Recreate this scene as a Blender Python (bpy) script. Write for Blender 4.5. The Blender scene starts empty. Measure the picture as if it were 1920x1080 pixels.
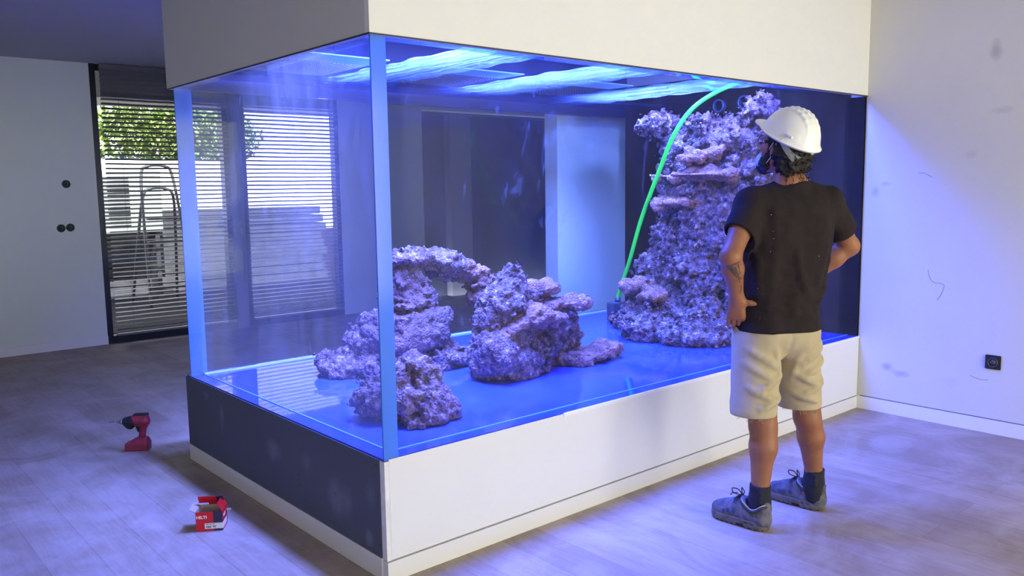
import bpy, bmesh, math, random
import numpy as np
from mathutils import Vector, Matrix
random.seed(7)
S = bpy.context.scene
C = S.collection
# ------------------------------------------------------------------ camera, world, lights, exposure
PITCH, ROLL, YAW = 0.11988, -0.01421, 0.71521
CAM = Vector((-1.62755, -2.62498, 1.5))
fw = Vector((math.sin(YAW)*math.cos(PITCH), math.cos(YAW)*math.cos(PITCH), -math.sin(PITCH)))
rt = Vector((math.cos(YAW), -math.sin(YAW), 0)); upv = rt.cross(fw)
r2 = math.cos(ROLL)*rt + math.sin(ROLL)*upv; u2 = -math.sin(ROLL)*rt + math.cos(ROLL)*upv
cd = bpy.data.cameras.new('camera'); cam = bpy.data.objects.new('camera', cd); C.objects.link(cam)
cd.sensor_width = 36; cd.lens = 1565.77/1920*36; cd.clip_end = 200
m = Matrix((( r2.x, u2.x, -fw.x, CAM.x), (r2.y, u2.y, -fw.y, CAM.y), (r2.z, u2.z, -fw.z, CAM.z), (0, 0, 0, 1)))
cam.matrix_world = m
S.camera = cam
S.view_settings.view_transform = 'Standard'; S.view_settings.look = 'None'
S.view_settings.exposure = 0.0; S.view_settings.gamma = 1; S.view_settings.use_curve_mapping = False
S.cycles.transparent_max_bounces = 24; S.cycles.max_bounces = 10
S.cycles.sample_clamp_indirect = 6

w = bpy.data.worlds.new('world'); S.world = w; w.use_nodes = True
w.node_tree.nodes['Background'].inputs[0].default_value = (0.95, 0.97, 1.0, 1)
w.node_tree.nodes['Background'].inputs[1].default_value = 3.6

def light(name, kind, loc, rot, energy, color, size=None, size_y=None, angle=None):
    l = bpy.data.lights.new(name, kind); l.energy = energy; l.color = color
    if kind == 'AREA':
        l.shape = 'RECTANGLE'; l.size = size; l.size_y = size_y
    if angle: l.angle = angle
    o = bpy.data.objects.new(name, l); C.objects.link(o); o.location = loc; o.rotation_euler = rot
    return o
light('sunlight', 'SUN', (0, 0, 8), (math.radians(38), math.radians(-14), 0), 18, (1, .95, .88), angle=.01)
light('rear_window_and_fill_light', 'AREA', (2.0, -5.4, 1.45), (math.radians(90), 0, 0), 150, (1, .94, .70), 3.0, 2.3)
light('rear_window_and_fill_light', 'AREA', (-3.0, -5.4, 1.45), (math.radians(90), 0, 0), 38, (1, .98, .80), 2.3, 2.3)  # unseen fill lamp, added to brighten the far-left wall
LEDX = (0.68, 1.72, 2.86)
LEDY = ((.20, .80), (.16, .60), (.14, .46))
for x, (ya, yb) in zip(LEDX, LEDY):
    l = light('light_bar_lamp', 'AREA', (x, (ya+yb)/2, 2.455), (0, 0, 0), (300, 150, 120)[LEDX.index(x)], (.17, .23, 1.0), .30, yb-ya)
    l = light('light_bar_downlight', 'AREA', (x, 1.2, 2.455), (0, 0, 0), 75, (.20, .27, 1.0), .30, .9); l.data.spread = math.radians(75)

# ------------------------------------------------------------------ helpers
def link(o): C.objects.link(o); return o
def tag(o, label=None, cat=None, group=None, kind=None):
    if label: o['label'] = label
    if cat: o['category'] = cat
    if group: o['group'] = group
    if kind: o['kind'] = kind
    return o
def thing(name, label, cat, loc=(0, 0, 0), rz=0, group=None):
    o = bpy.data.objects.new(name, None); link(o); o.location = loc; o.rotation_euler = (0, 0, rz)
    o.empty_display_size = .1
    return tag(o, label, cat, group)
def mesh_obj(name, bm, mat, parent=None, smooth=False):
    me = bpy.data.meshes.new(name); bm.to_mesh(me); bm.free()
    for mm in (mat if isinstance(mat, (list, tuple)) else [mat]): me.materials.append(mm)
    if smooth: me.shade_smooth()
    o = bpy.data.objects.new(name, me); link(o)
    if parent: o.parent = parent
    return o
def box(bm, x0, x1, y0, y1, z0, z1, M=None, mi=0):
    vs = [bm.verts.new(Vector(p) if M is None else M @ Vector(p)) for p in
          [(x0,y0,z0),(x1,y0,z0),(x1,y1,z0),(x0,y1,z0),(x0,y0,z1),(x1,y0,z1),(x1,y1,z1),(x0,y1,z1)]]
    for f in [(3,2,1,0),(4,5,6,7),(0,1,5,4),(1,2,6,5),(2,3,7,6),(3,0,4,7)]:
        fc = bm.faces.new([vs[i] for i in f]); fc.material_index = mi
    return vs
def B(name, x0, x1, y0, y1, z0, z1, mat, parent=None, bevel=0):
    bm = bmesh.new(); box(bm, x0, x1, y0, y1, z0, z1)
    if bevel: bmesh.ops.bevel(bm, geom=bm.edges[:], offset=bevel, segments=2, affect='EDGES', profile=.6)
    return mesh_obj(name, bm, mat, parent)
def tube(bm, pts, rad, seg=10, closed=False, cap=True, mi=0):
    pts = [Vector(p) for p in pts]; n = len(pts); rings = []
    rads = rad if isinstance(rad, (list, tuple)) else [rad]*n
    prev = None
    for i, p in enumerate(pts):
        if closed: d = pts[(i+1) % n]-pts[i-1]
        else: d = pts[min(i+1, n-1)]-pts[max(i-1, 0)]
        d.normalize()
        if prev is None:
            a = Vector((0, 0, 1)) if abs(d.z) < .9 else Vector((1, 0, 0))
            nrm = d.cross(a).normalized()
        else:
            nrm = (prev-d*prev.dot(d)).normalized()
        prev = nrm; b = d.cross(nrm)
        rings.append([bm.verts.new(p+(nrm*math.cos(2*math.pi*k/seg)+b*math.sin(2*math.pi*k/seg))*rads[i]) for k in range(seg)])
    for i in range(n if closed else n-1):
        A, D = rings[i], rings[(i+1) % n]
        for k in range(seg):
            f = bm.faces.new((A[k], A[(k+1) % seg], D[(k+1) % seg], D[k])); f.material_index = mi
    if cap and not closed:
        bm.faces.new(rings[0][::-1]).material_index = mi; bm.faces.new(rings[-1]).material_index = mi
def spline(pts, n=8, closed=False):
    pts = [Vector(p) for p in pts]; out = []; N = len(pts)
    for i in range(N if closed else N-1):
        if closed: p0, p1, p2, p3 = pts[i-1], pts[i], pts[(i+1) % N], pts[(i+2) % N]
        else: p0, p1, p2, p3 = pts[max(i-1, 0)], pts[i], pts[i+1], pts[min(i+2, N-1)]
        for k in range(n):
            t = k/n
            out.append(.5*((2*p1)+(-p0+p2)*t+(2*p0-5*p1+4*p2-p3)*t*t+(-p0+3*p1-3*p2+p3)*t**3))
    if not closed: out.append(pts[-1])
    return out
def cyl(bm, c, axis, r, h, seg=24, r2_=None, mi=0):
    a = Vector(axis).normalized(); c = Vector(c)
    tube(bm, [c, c+a*h], [r, r if r2_ is None else r2_], seg, mi=mi)

# --- materials
def mat(name, col, rough=.6, metal=0, spec=.5, var=0, vscale=8, bump=0, bscale=60, col2=None, coat=0, sheen=0):
    M = bpy.data.materials.new(name); M.use_nodes = True; nt = M.node_tree; N = nt.nodes; L = nt.links
    b = N['Principled BSDF']; b.inputs['Roughness'].default_value = rough; b.inputs['Metallic'].default_value = metal
    b.inputs['Specular IOR Level'].default_value = spec; b.inputs['Coat Weight'].default_value = coat
    b.inputs['Sheen Weight'].default_value = sheen
    b.inputs['Base Color'].default_value = (*col, 1)
    tc = N.new('ShaderNodeTexCoord')
    if var or col2:
        nz = N.new('ShaderNodeTexNoise'); nz.inputs['Scale'].default_value = vscale; nz.inputs['Detail'].default_value = 5
        L.new(tc.outputs['Object'], nz.inputs['Vector'])
        cr = N.new('ShaderNodeValToRGB')
        c2 = col2 or tuple(min(1, c*(1+var)) for c in col); c1 = col if col2 else tuple(c*(1-var) for c in col)
        cr.color_ramp.elements[0].color = (*c1, 1); cr.color_ramp.elements[1].color = (*c2, 1)
        cr.color_ramp.elements[0].position = .35; cr.color_ramp.elements[1].position = .65
        L.new(nz.outputs['Fac'], cr.inputs[0]); L.new(cr.outputs[0], b.inputs['Base Color'])
    if bump:
        nb = N.new('ShaderNodeTexNoise'); nb.inputs['Scale'].default_value = bscale; nb.inputs['Detail'].default_value = 6
        L.new(tc.outputs['Object'], nb.inputs['Vector'])
        bp = N.new('ShaderNodeBump'); bp.inputs['Strength'].default_value = bump; bp.inputs['Distance'].default_value = .01
        L.new(nb.outputs['Fac'], bp.inputs['Height']); L.new(bp.outputs[0], b.inputs['Normal'])
    return M
def emit(name, col, s):
    M = bpy.data.materials.new(name); M.use_nodes = True; N = M.node_tree.nodes; N.clear()
    e = N.new('ShaderNodeEmission'); e.inputs[0].default_value = (*col, 1); e.inputs[1].default_value = s
    o = N.new('ShaderNodeOutputMaterial'); M.node_tree.links.new(e.outputs[0], o.inputs[0]); return M
def glass_mat(name, tint=(1, 1, 1), dust=.08, dustcol=(.75, .78, .85), refl=1.0, smear=.0, scale=(3, 3, 1.2), lo=.35, hi=.8, rough=.0):
    """clear pane: straight-through transmission + fresnel reflection + a thin film of dust and wiping smears"""
    M = bpy.data.materials.new(name); M.use_nodes = True; nt = M.node_tree; N = nt.nodes; L = nt.links; N.clear()
    out = N.new('ShaderNodeOutputMaterial')
    tr = N.new('ShaderNodeBsdfTransparent'); tr.inputs[0].default_value = (*tint, 1)
    gl = N.new('ShaderNodeBsdfGlossy'); gl.inputs['Roughness'].default_value = rough
    fr = N.new('ShaderNodeFresnel'); fr.inputs[0].default_value = 1.45
    geo = N.new('ShaderNodeNewGeometry')
    # use |cos| so back faces behave like front faces
    lw = N.new('ShaderNodeLayerWeight'); lw.inputs[0].default_value = .5
    pw = N.new('ShaderNodeMath'); pw.operation = 'POWER'; pw.inputs[1].default_value = 4.0
    L.new(lw.outputs['Facing'], pw.inputs[0])
    mu = N.new('ShaderNodeMath'); mu.operation = 'MULTIPLY_ADD'; mu.inputs[1].default_value = .7*refl; mu.inputs[2].default_value = .035*refl
    L.new(pw.outputs[0], mu.inputs[0])
    mx = N.new('ShaderNodeMixShader'); L.new(mu.outputs[0], mx.inputs[0]); L.new(tr.outputs[0], mx.inputs[1]); L.new(gl.outputs[0], mx.inputs[2])
    last = mx
    if dust:
        df = N.new('ShaderNodeBsdfDiffuse'); tl = N.new('ShaderNodeBsdfTranslucent')
        df.inputs[0].default_value = (*dustcol, 1); tl.inputs[0].default_value = (*dustcol, 1)
        m2 = N.new('ShaderNodeMixShader'); m2.inputs[0].default_value = .6; L.new(df.outputs[0], m2.inputs[1]); L.new(tl.outputs[0], m2.inputs[2])
        tc = N.new('ShaderNodeTexCoord'); mp = N.new('ShaderNodeMapping'); mp.inputs['Scale'].default_value = scale
        L.new(tc.outputs['Object'], mp.inputs[0])
        nz = N.new('ShaderNodeTexNoise'); nz.inputs['Scale'].default_value = 1.6; nz.inputs['Detail'].default_value = 9; nz.inputs['Roughness'].default_value = .62
        nz.inputs['Distortion'].default_value = .9
        L.new(mp.outputs[0], nz.inputs['Vector'])
        mr = N.new('ShaderNodeMapRange'); mr.inputs['From Min'].default_value = lo; mr.inputs['From Max'].default_value = hi
        mr.inputs['To Min'].default_value = dust*.45; mr.inputs['To Max'].default_value = dust*2.2
        L.new(nz.outputs['Fac'], mr.inputs['Value'])
        mp2 = N.new('ShaderNodeMapping'); mp2.inputs['Scale'].default_value = (5, 5, 1.7); mp2.inputs['Rotation'].default_value = (.35, .5, 0)
        L.new(tc.outputs['Object'], mp2.inputs[0])
        n2 = N.new('ShaderNodeTexNoise'); n2.inputs['Scale'].default_value = 1.3; n2.inputs['Detail'].default_value = 12; n2.inputs['Roughness'].default_value = .7; n2.inputs['Distortion'].default_value = 2.2
        L.new(mp2.outputs[0], n2.inputs['Vector'])
        r2m = N.new('ShaderNodeMapRange'); r2m.inputs['From Min'].default_value = .60; r2m.inputs['From Max'].default_value = .80; r2m.inputs['To Max'].default_value = smear
        L.new(n2.outputs['Fac'], r2m.inputs['Value'])
        sm = N.new('ShaderNodeMath'); sm.operation = 'ADD'; L.new(mr.outputs[0], sm.inputs[0]); L.new(r2m.outputs[0], sm.inputs[1]); mr = sm
        m3 = N.new('ShaderNodeMixShader'); L.new(mr.outputs[0], m3.inputs[0]); L.new(mx.outputs[0], m3.inputs[1]); L.new(m2.outputs[0], m3.inputs[2])
        last = m3
    L.new(last.outputs[0], out.inputs[0])
    return M

def floor_mat():
    M = bpy.data.materials.new('oak_plank_floor'); M.use_nodes = True; nt = M.node_tree; N = nt.nodes; L = nt.links
    b = N['Principled BSDF']; tc = N.new('ShaderNodeTexCoord')
    mp = N.new('ShaderNodeMapping'); mp.inputs['Rotation'].default_value = (0, 0, math.radians(90))
    L.new(tc.outputs['Object'], mp.inputs[0])
    br = N.new('ShaderNodeTexBrick'); br.inputs['Scale'].default_value = 1
    br.inputs['Brick Width'].default_value = 1.9; br.inputs['Row Height'].default_value = .19; br.inputs['Mortar Size'].default_value = .0022
    br.inputs['Color1'].default_value = (.25, .185, .13, 1); br.inputs['Color2'].default_value = (.34, .26, .19, 1); br.inputs['Mortar'].default_value = (.2, .15, .11, 1)
    br.offset_frequency = 2; br.offset = .37
    L.new(mp.outputs[0], br.inputs['Vector'])
    m2 = N.new('ShaderNodeMapping'); m2.inputs['Scale'].default_value = (14, 1.2, 1); L.new(tc.outputs['Object'], m2.inputs[0])
    g = N.new('ShaderNodeTexNoise'); g.inputs['Scale'].default_value = 3; g.inputs['Detail'].default_value = 8; g.inputs['Distortion'].default_value = 1.2
    L.new(m2.outputs[0], g.inputs['Vector'])
    gr = N.new('ShaderNodeMapRange'); gr.inputs['From Min'].default_value = .3; gr.inputs['From Max'].default_value = .7; gr.inputs['To Min'].default_value = .84; gr.inputs['To Max'].default_value = 1.12
    L.new(g.outputs['Fac'], gr.inputs['Value'])
    mm = N.new('ShaderNodeMix'); mm.data_type = 'RGBA'; mm.blend_type = 'MULTIPLY'; mm.inputs[0].default_value = 1
    L.new(br.outputs['Color'], mm.inputs[6]); L.new(gr.outputs[0], mm.inputs[7])
    # building dust swept over the boards
    d = N.new('ShaderNodeTexNoise'); d.inputs['Scale'].default_value = 1.7; d.inputs['Detail'].default_value = 9; d.inputs['Roughness'].default_value = .65; d.inputs['Distortion'].default_value = 1.5
    L.new(tc.outputs['Object'], d.inputs['Vector'])
    dr = N.new('ShaderNodeMapRange'); dr.inputs['From Min'].default_value = .42; dr.inputs['From Max'].default_value = .75; dr.inputs['To Min'].default_value = .12; dr.inputs['To Max'].default_value = .75
    L.new(d.outputs['Fac'], dr.inputs['Value'])
    m3 = N.new('ShaderNodeMix'); m3.data_type = 'RGBA'; L.new(dr.outputs[0], m3.inputs[0]); L.new(mm.outputs[2], m3.inputs[6]); m3.inputs[7].default_value = (.50, .44, .38, 1)
    L.new(m3.outputs[2], b.inputs['Base Color'])
    b.inputs['Roughness'].default_value = .52; b.inputs['Specular IOR Level'].default_value = .3
    bp = N.new('ShaderNodeBump'); bp.inputs['Strength'].default_value = .12; bp.inputs['Distance'].default_value = .003
    ad = N.new('ShaderNodeMath'); ad.operation = 'MULTIPLY_ADD'; ad.inputs[1].default_value = -2; L.new(br.outputs['Fac'], ad.inputs[0]); L.new(g.outputs['Fac'], ad.inputs[2])
    L.new(ad.outputs[0], bp.inputs['Height']); L.new(bp.outputs[0], b.inputs['Normal'])
    return M
def spotted(name, base, spots, rough=.7, noise=.02, dirt=None):
    """painted wall with smudges of their own shape; spots = (center, radii, strength, colour)"""
    M = bpy.data.materials.new(name); M.use_nodes = True; nt = M.node_tree; N = nt.nodes; L = nt.links
    b = N['Principled BSDF']; b.inputs['Roughness'].default_value = rough; b.inputs['Specular IOR Level'].default_value = .25
    tc = N.new('ShaderNodeTexCoord')
    nz = N.new('ShaderNodeTexNoise'); nz.inputs['Scale'].default_value = 2.2; nz.inputs['Detail'].default_value = 6; L.new(tc.outputs['Object'], nz.inputs['Vector'])
    cr = N.new('ShaderNodeValToRGB'); cr.color_ramp.elements[0].position = .3; cr.color_ramp.elements[1].position = .7
    cr.color_ramp.elements[0].color = (*[c*(1-noise) for c in base], 1); cr.color_ramp.elements[1].color = (*[c*(1+noise) for c in base], 1)
    L.new(nz.outputs['Fac'], cr.inputs[0]); last = cr.outputs[0]
    n2 = N.new('ShaderNodeTexNoise'); n2.inputs['Scale'].default_value = 14; n2.inputs['Detail'].default_value = 5; L.new(tc.outputs['Object'], n2.inputs['Vector'])
    for (c, r, s, col) in spots:
        mp = N.new('ShaderNodeMapping'); mp.vector_type = 'TEXTURE'; mp.inputs['Location'].default_value = c; mp.inputs['Scale'].default_value = r
        L.new(tc.outputs['Object'], mp.inputs[0])
        ln = N.new('ShaderNodeVectorMath'); ln.operation = 'LENGTH'; L.new(mp.outputs[0], ln.inputs[0])
        ad = N.new('ShaderNodeMath'); ad.operation = 'MULTIPLY_ADD'; ad.inputs[1].default_value = 1.3; L.new(n2.outputs['Fac'], ad.inputs[0]); L.new(ln.outputs['Value'], ad.inputs[2])
        mr = N.new('ShaderNodeMapRange'); mr.inputs['From Min'].default_value = .75; mr.inputs['From Max'].default_value = 1.6; mr.inputs['To Min'].default_value = s; mr.inputs['To Max'].default_value = 0
        L.new(ad.outputs[0], mr.inputs['Value'])
        mx = N.new('ShaderNodeMix'); mx.data_type = 'RGBA'; L.new(mr.outputs[0], mx.inputs[0]); L.new(last, mx.inputs[6]); mx.inputs[7].default_value = (*col, 1)
        last = mx.outputs[2]
    L.new(last, b.inputs['Base Color'])
    return M

# --- signed distance fields -> one smooth closed mesh (surface nets)
def _hash(i, j, k, s):
    h = (i*73856093) ^ (j*19349663) ^ (k*83492791) ^ (s*2654435)
    h = (h ^ (h >> 13))*1274126177 & 0x7fffffff
    return ((h ^ (h >> 16)) & 0xffff)/65535.0
def vnoise(P, sc, s=0):
    q = P/sc; f = np.floor(q).astype(np.int64); t = q-f; t = t*t*(3-2*t); r = 0
    for a in (0, 1):
        for b in (0, 1):
            for c in (0, 1):
                wgt = (t[:, 0] if a else 1-t[:, 0])*(t[:, 1] if b else 1-t[:, 1])*(t[:, 2] if c else 1-t[:, 2])
                r = r+wgt*_hash(f[:, 0]+a, f[:, 1]+b, f[:, 2]+c, s)
    return r*2-1
def worley(P, sc, s=0):
    q = P/sc; f = np.floor(q).astype(np.int64); best = np.full(len(P), 9.)
    for a in (-1, 0, 1):
        for b in (-1, 0, 1):
            for c in (-1, 0, 1):
                i, j, k = f[:, 0]+a, f[:, 1]+b, f[:, 2]+c
                d = (i+_hash(i, j, k, s)-q[:, 0])**2+(j+_hash(i, j, k, s+1)-q[:, 1])**2+(k+_hash(i, j, k, s+2)-q[:, 2])**2
                best = np.minimum(best, d)
    return np.sqrt(best)
class SDF:
    def __init__(s, lo, hi, h):
        s.lo = np.array(lo, float); s.h = h; s.n = np.ceil((np.array(hi)-s.lo)/h).astype(int)+1
        s.v = np.full(tuple(s.n), .5, np.float32)
    def region(s, lo, hi):
        a = np.clip(np.floor((np.array(lo)-s.lo)/s.h).astype(int), 0, s.n); b = np.clip(np.ceil((np.array(hi)-s.lo)/s.h).astype(int)+1, 0, s.n)
        ax = [s.lo[i]+s.h*np.arange(a[i], b[i]) for i in range(3)]
        return tuple(slice(a[i], b[i]) for i in range(3)), ax
    def comb(s, sl, d, k, op):
        v = s.v[sl]
        if op == 'sub': v = -v
        if op == 'add' or op == 'sub':
            if k > 0:
                hh = np.maximum(k-np.abs(v-d), 0)/k; r = np.minimum(v, d)-hh*hh*k*.25
            else: r = np.minimum(v, d)
            s.v[sl] = r if op == 'add' else -r
        else:
            s.v[sl] = np.maximum(v, d)
    def cap(s, a, b, ra, rb, k=.02, op='add', flat=None, fs=1.0):
        """tapered capsule; flat = direction in which it is squashed by fs (<1)"""
        a = np.array(a, float); b = np.array(b, float); m_ = max(ra, rb)/min(1, 1)+k+3*s.h
        sl, ax = s.region(np.minimum(a, b)-m_, np.maximum(a, b)+m_)
        if min(len(x) for x in ax) == 0: return s
        X, Y, Z = ax[0][:, None, None], ax[1][None, :, None], ax[2][None, None, :]
        ba = b-a; L2 = max(ba@ba, 1e-12)
        t = np.clip(((X-a[0])*ba[0]+(Y-a[1])*ba[1]+(Z-a[2])*ba[2])/L2, 0, 1)
        dx, dy, dz = X-a[0]-t*ba[0], Y-a[1]-t*ba[1], Z-a[2]-t*ba[2]
        d2 = dx*dx+dy*dy+dz*dz
        if flat is not None:
            f = np.array(flat, float); f /= np.linalg.norm(f); q = dx*f[0]+dy*f[1]+dz*f[2]
            d2 = d2+q*q*(1/fs**2-1)
            rr = ra+(rb-ra)*t; dd = np.sqrt(d2); g = np.sqrt(np.maximum(d2-q*q*(1/fs**2)+q*q*(1/fs**4), 1e-9))
            d = (dd-rr)*dd/np.maximum(g, 1e-6)
        else: d = np.sqrt(d2)-(ra+(rb-ra)*t)
        s.comb(sl, d.astype(np.float32), k, op); return s
    def ell(s, c, r, R=None, k=.02, op='add'):
        c = np.array(c, float); r = np.array(r, float); R = np.eye(3) if R is None else np.array(R, float)  # rows = local axes
        m_ = np.sqrt(((R.T*r)**2).sum(1))+k+3*s.h
        sl, ax = s.region(c-m_, c+m_)
        if min(len(x) for x in ax) == 0: return s
        X, Y, Z = ax[0][:, None, None]-c[0], ax[1][None, :, None]-c[1], ax[2][None, None, :]-c[2]
        q = [R[i][0]*X+R[i][1]*Y+R[i][2]*Z for i in range(3)]
        k0 = np.sqrt(sum((q[i]/r[i])**2 for i in range(3))); k1 = np.sqrt(sum((q[i]/r[i]**2)**2 for i in range(3)))
        d = k0*(k0-1)/np.maximum(k1, 1e-6)
        s.comb(sl, d.astype(np.float32), k, op); return s
    def box(s, c, r, R=None, rnd=.01, k=.01, op='add'):
        c = np.array(c, float); r = np.array(r, float); R = np.eye(3) if R is None else np.array(R, float)
        m_ = np.abs(R.T*r).sum(1)+k+rnd+3*s.h
        sl, ax = s.region(c-m_, c+m_)
        if min(len(x) for x in ax) == 0: return s
        X, Y, Z = ax[0][:, None, None]-c[0], ax[1][None, :, None]-c[1], ax[2][None, None, :]-c[2]
        q = [np.abs(R[i][0]*X+R[i][1]*Y+R[i][2]*Z)-r[i]+rnd for i in range(3)]
        d = np.sqrt(sum(np.maximum(a, 0)**2 for a in q))+np.minimum(np.maximum(np.maximum(q[0], q[1]), q[2]), 0)-rnd
        s.comb(sl, d.astype(np.float32), k, op); return s
    def plane(s, p, n, tilt=None):
        """keep the side the normal points away from"""
        n = np.array(n, float); n /= np.linalg.norm(n); sl, ax = s.region(s.lo, s.lo+s.h*s.n)
        X, Y, Z = ax[0][:, None, None]-p[0], ax[1][None, :, None]-p[1], ax[2][None, None, :]-p[2]
        s.v = np.maximum(s.v, (X*n[0]+Y*n[1]+Z*n[2]).astype(np.float32)); return s
    def disp(s, fn, band):
        idx = np.argwhere(np.abs(s.v) < band); P = s.lo+idx*s.h
        s.v[idx[:, 0], idx[:, 1], idx[:, 2]] += fn(P).astype(np.float32); return s
    def mesh(s, name, mats, parent=None, relax=1, simplify=0):
        v = s.v; v[0] = v[-1] = .5; v[:, 0] = v[:, -1] = .5; v[:, :, 0] = v[:, :, -1] = .5
        ins = v < 0; n = s.n
        cnt = np.zeros(tuple(n-1), np.int8)
        for a in (0, 1):
            for b in (0, 1):
                for c in (0, 1):
                    cnt += ins[a:n[0]-1+a, b:n[1]-1+b, c:n[2]-1+c]
        act = np.argwhere((cnt > 0) & (cnt < 8))
        idm = np.full(tuple(n-1), -1, np.int32); idm[act[:, 0], act[:, 1], act[:, 2]] = np.arange(len(act))
        acc = np.zeros((len(act), 3)); num = np.zeros(len(act))
        cs = [(a, b, c) for a in (0, 1) for b in (0, 1) for c in (0, 1)]
        val = {c: v[act[:, 0]+c[0], act[:, 1]+c[1], act[:, 2]+c[2]].astype(float) for c in cs}
        for c in cs:
            for ax in range(3):
                if c[ax]: continue
                e = list(c); e[ax] = 1; e = tuple(e); A, D = val[c], val[e]
                mk = (A < 0) != (D < 0); t = np.where(mk, A/np.where(mk, A-D, 1), 0)
                p = np.tile(np.array(c, float), (len(act), 1)); p[:, ax] += t
                acc += p*mk[:, None]; num += mk
        V = s.lo+(act+acc/num[:, None])*s.h
        F = []
        for ax in range(3):
            sl0 = [slice(1, None)]*3; sl0[ax] = slice(0, None)
            A = ins[tuple(slice(0, n[i]-1) if i == ax else slice(1, n[i]-1) for i in range(3))]
            D = ins[tuple(slice(1, n[i]) if i == ax else slice(1, n[i]-1) for i in range(3))]
            for sgn, mk in ((1, A & ~D), (-1, ~A & D)):
                e = np.argwhere(mk)
                if not len(e): continue
                for i in range(3):
                    if i != ax: e[:, i] += 1
                o1, o2 = [(1, 2), (2, 0), (0, 1)][ax]
                def g(d1, d2):
                    q = e.copy(); q[:, o1] -= d1; q[:, o2] -= d2; return idm[q[:, 0], q[:, 1], q[:, 2]]
                f = np.stack([g(1, 1), g(0, 1), g(0, 0), g(1, 0)], 1)
                F.append(f if sgn > 0 else f[:, ::-1])
        F = np.concatenate(F); F = F[(F >= 0).all(1)]
        if relax:
            for _ in range(relax):
                E = np.concatenate([F[:, [0, 1]], F[:, [1, 2]], F[:, [2, 3]], F[:, [3, 0]]])
                sm = np.zeros_like(V); ct = np.zeros(len(V))
                for i in range(3): sm[:, i] = np.bincount(E[:, 0], V[E[:, 1], i], len(V))+np.bincount(E[:, 1], V[E[:, 0], i], len(V))
                ct = np.bincount(E[:, 0], minlength=len(V))+np.bincount(E[:, 1], minlength=len(V))
                V = V*.4+.6*sm/np.maximum(ct, 1)[:, None]
        me = bpy.data.meshes.new(name)
        me.vertices.add(len(V)); me.vertices.foreach_set('co', V.astype(np.float32).ravel())
        me.loops.add(F.size); me.loops.foreach_set('vertex_index', F.astype(np.int32).ravel())
        me.polygons.add(len(F)); me.polygons.foreach_set('loop_start', np.arange(0, F.size, 4, dtype=np.int32))
        me.polygons.foreach_set('loop_total', np.full(len(F), 4, np.int32))
        me.update(calc_edges=True); me.validate()
        for mm in (mats if isinstance(mats, (list, tuple)) else [mats]): me.materials.append(mm)
        me.shade_smooth()
        o = bpy.data.objects.new(name, me); link(o)
        if parent: o.parent = parent
        return o
def rel(o, parent):
    """parent with the mesh kept where it stands in the world"""
    o.parent = parent; o.matrix_parent_inverse = parent.matrix_basis.inverted(); return o
def recentre(o):
    """put a mesh thing's origin at the middle of its foot"""
    me = o.data; n = len(me.vertices); co = np.empty(n*3, np.float32); me.vertices.foreach_get('co', co); co = co.reshape(-1, 3)
    c = np.array([(co[:, 0].min()+co[:, 0].max())/2, (co[:, 1].min()+co[:, 1].max())/2, co[:, 2].min()], np.float32)
    me.vertices.foreach_set('co', (co-c).ravel()); o.location = [float(q) for q in c]; me.update(); return o

# ------------------------------------------------------------------ dimensions
L, W, ZB, ZT, ZC, YB = 3.71, 2.04, .482, 2.048, 2.745, 6.25
T = .07
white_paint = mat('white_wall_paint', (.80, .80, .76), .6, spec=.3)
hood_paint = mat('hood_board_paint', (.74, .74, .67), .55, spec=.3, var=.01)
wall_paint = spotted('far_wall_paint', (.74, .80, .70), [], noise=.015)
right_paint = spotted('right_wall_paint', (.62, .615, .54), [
    ((L, -.748, 2.24), (.2, .045, .07), .55, (.30, .30, .30)), ((L, -.79, 1.9), (.2, .08, .03), .38, (.36, .36, .37)),
    ((L, -.65, 1.655), (.2, .05, .035), .35, (.38, .38, .39)), ((L, -.075, 1.44), (.2, .035, .04), .5, (.32, .32, .36)),
    ((L, -.14, 1.49), (.2, .05, .02), .45, (.34, .34, .38)), ((L, -.19, .305), (.2, .045, .035), .7, (.30, .30, .38)),
    ((L, -.27, .275), (.2, .075, .028), .65, (.33, .33, .42)), ((L, -.6, .27), (.2, .07, .04), .2, (.45, .45, .5))], noise=.02)
black_frame = mat('black_aluminium', (.012, .013, .016), .35, metal=.3)
groove = mat('shadow_gap_grey', (.12, .12, .11), .8)

# ------------------------------------------------------------------ room shell
fl = B('floor', -5, 10, -5.6, YB+.2, -.12, 0, floor_mat()); tag(fl, kind='structure')
bm = bmesh.new()
box(bm, -5, 10, -8.4, YB+.6, ZC, ZC+.25)  # runs past the rear wall as an added overhang that blocks the sun
ce = mesh_obj('ceiling', bm, mat('ceiling_paint', (.42, .43, .47), .8)); tag(ce, kind='structure')
# far wall with the two glazed bays cut out, and the darker recess behind the tank
bm = bmesh.new()
box(bm, -5, .72, YB, YB+.2, 0, ZC); box(bm, 3.40, 4.6, YB, YB+.2, 0, ZC); box(bm, 7.6, 10, YB, YB+.2, 0, ZC)
box(bm, 4.6, 7.6, YB, YB+.2, 2.5, ZC)
wb = mesh_obj('wall_back', bm, wall_paint); tag(wb, kind='structure')
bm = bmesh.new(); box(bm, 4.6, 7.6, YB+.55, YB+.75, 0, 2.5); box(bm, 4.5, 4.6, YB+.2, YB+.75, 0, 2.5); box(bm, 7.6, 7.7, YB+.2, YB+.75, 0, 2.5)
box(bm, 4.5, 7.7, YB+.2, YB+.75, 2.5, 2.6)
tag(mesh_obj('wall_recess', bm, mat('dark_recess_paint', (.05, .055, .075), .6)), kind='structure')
tag(B('trim_1', 5.35, 5.72, YB+.42, YB+.55, 0, 2.5, mat('recess_pale_strip', (.30, .30, .32), .6)), kind='structure')
tag(B('baseboard_back', -5, .72, YB-.014, YB, 0, .085, white_paint), kind='structure')
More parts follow.
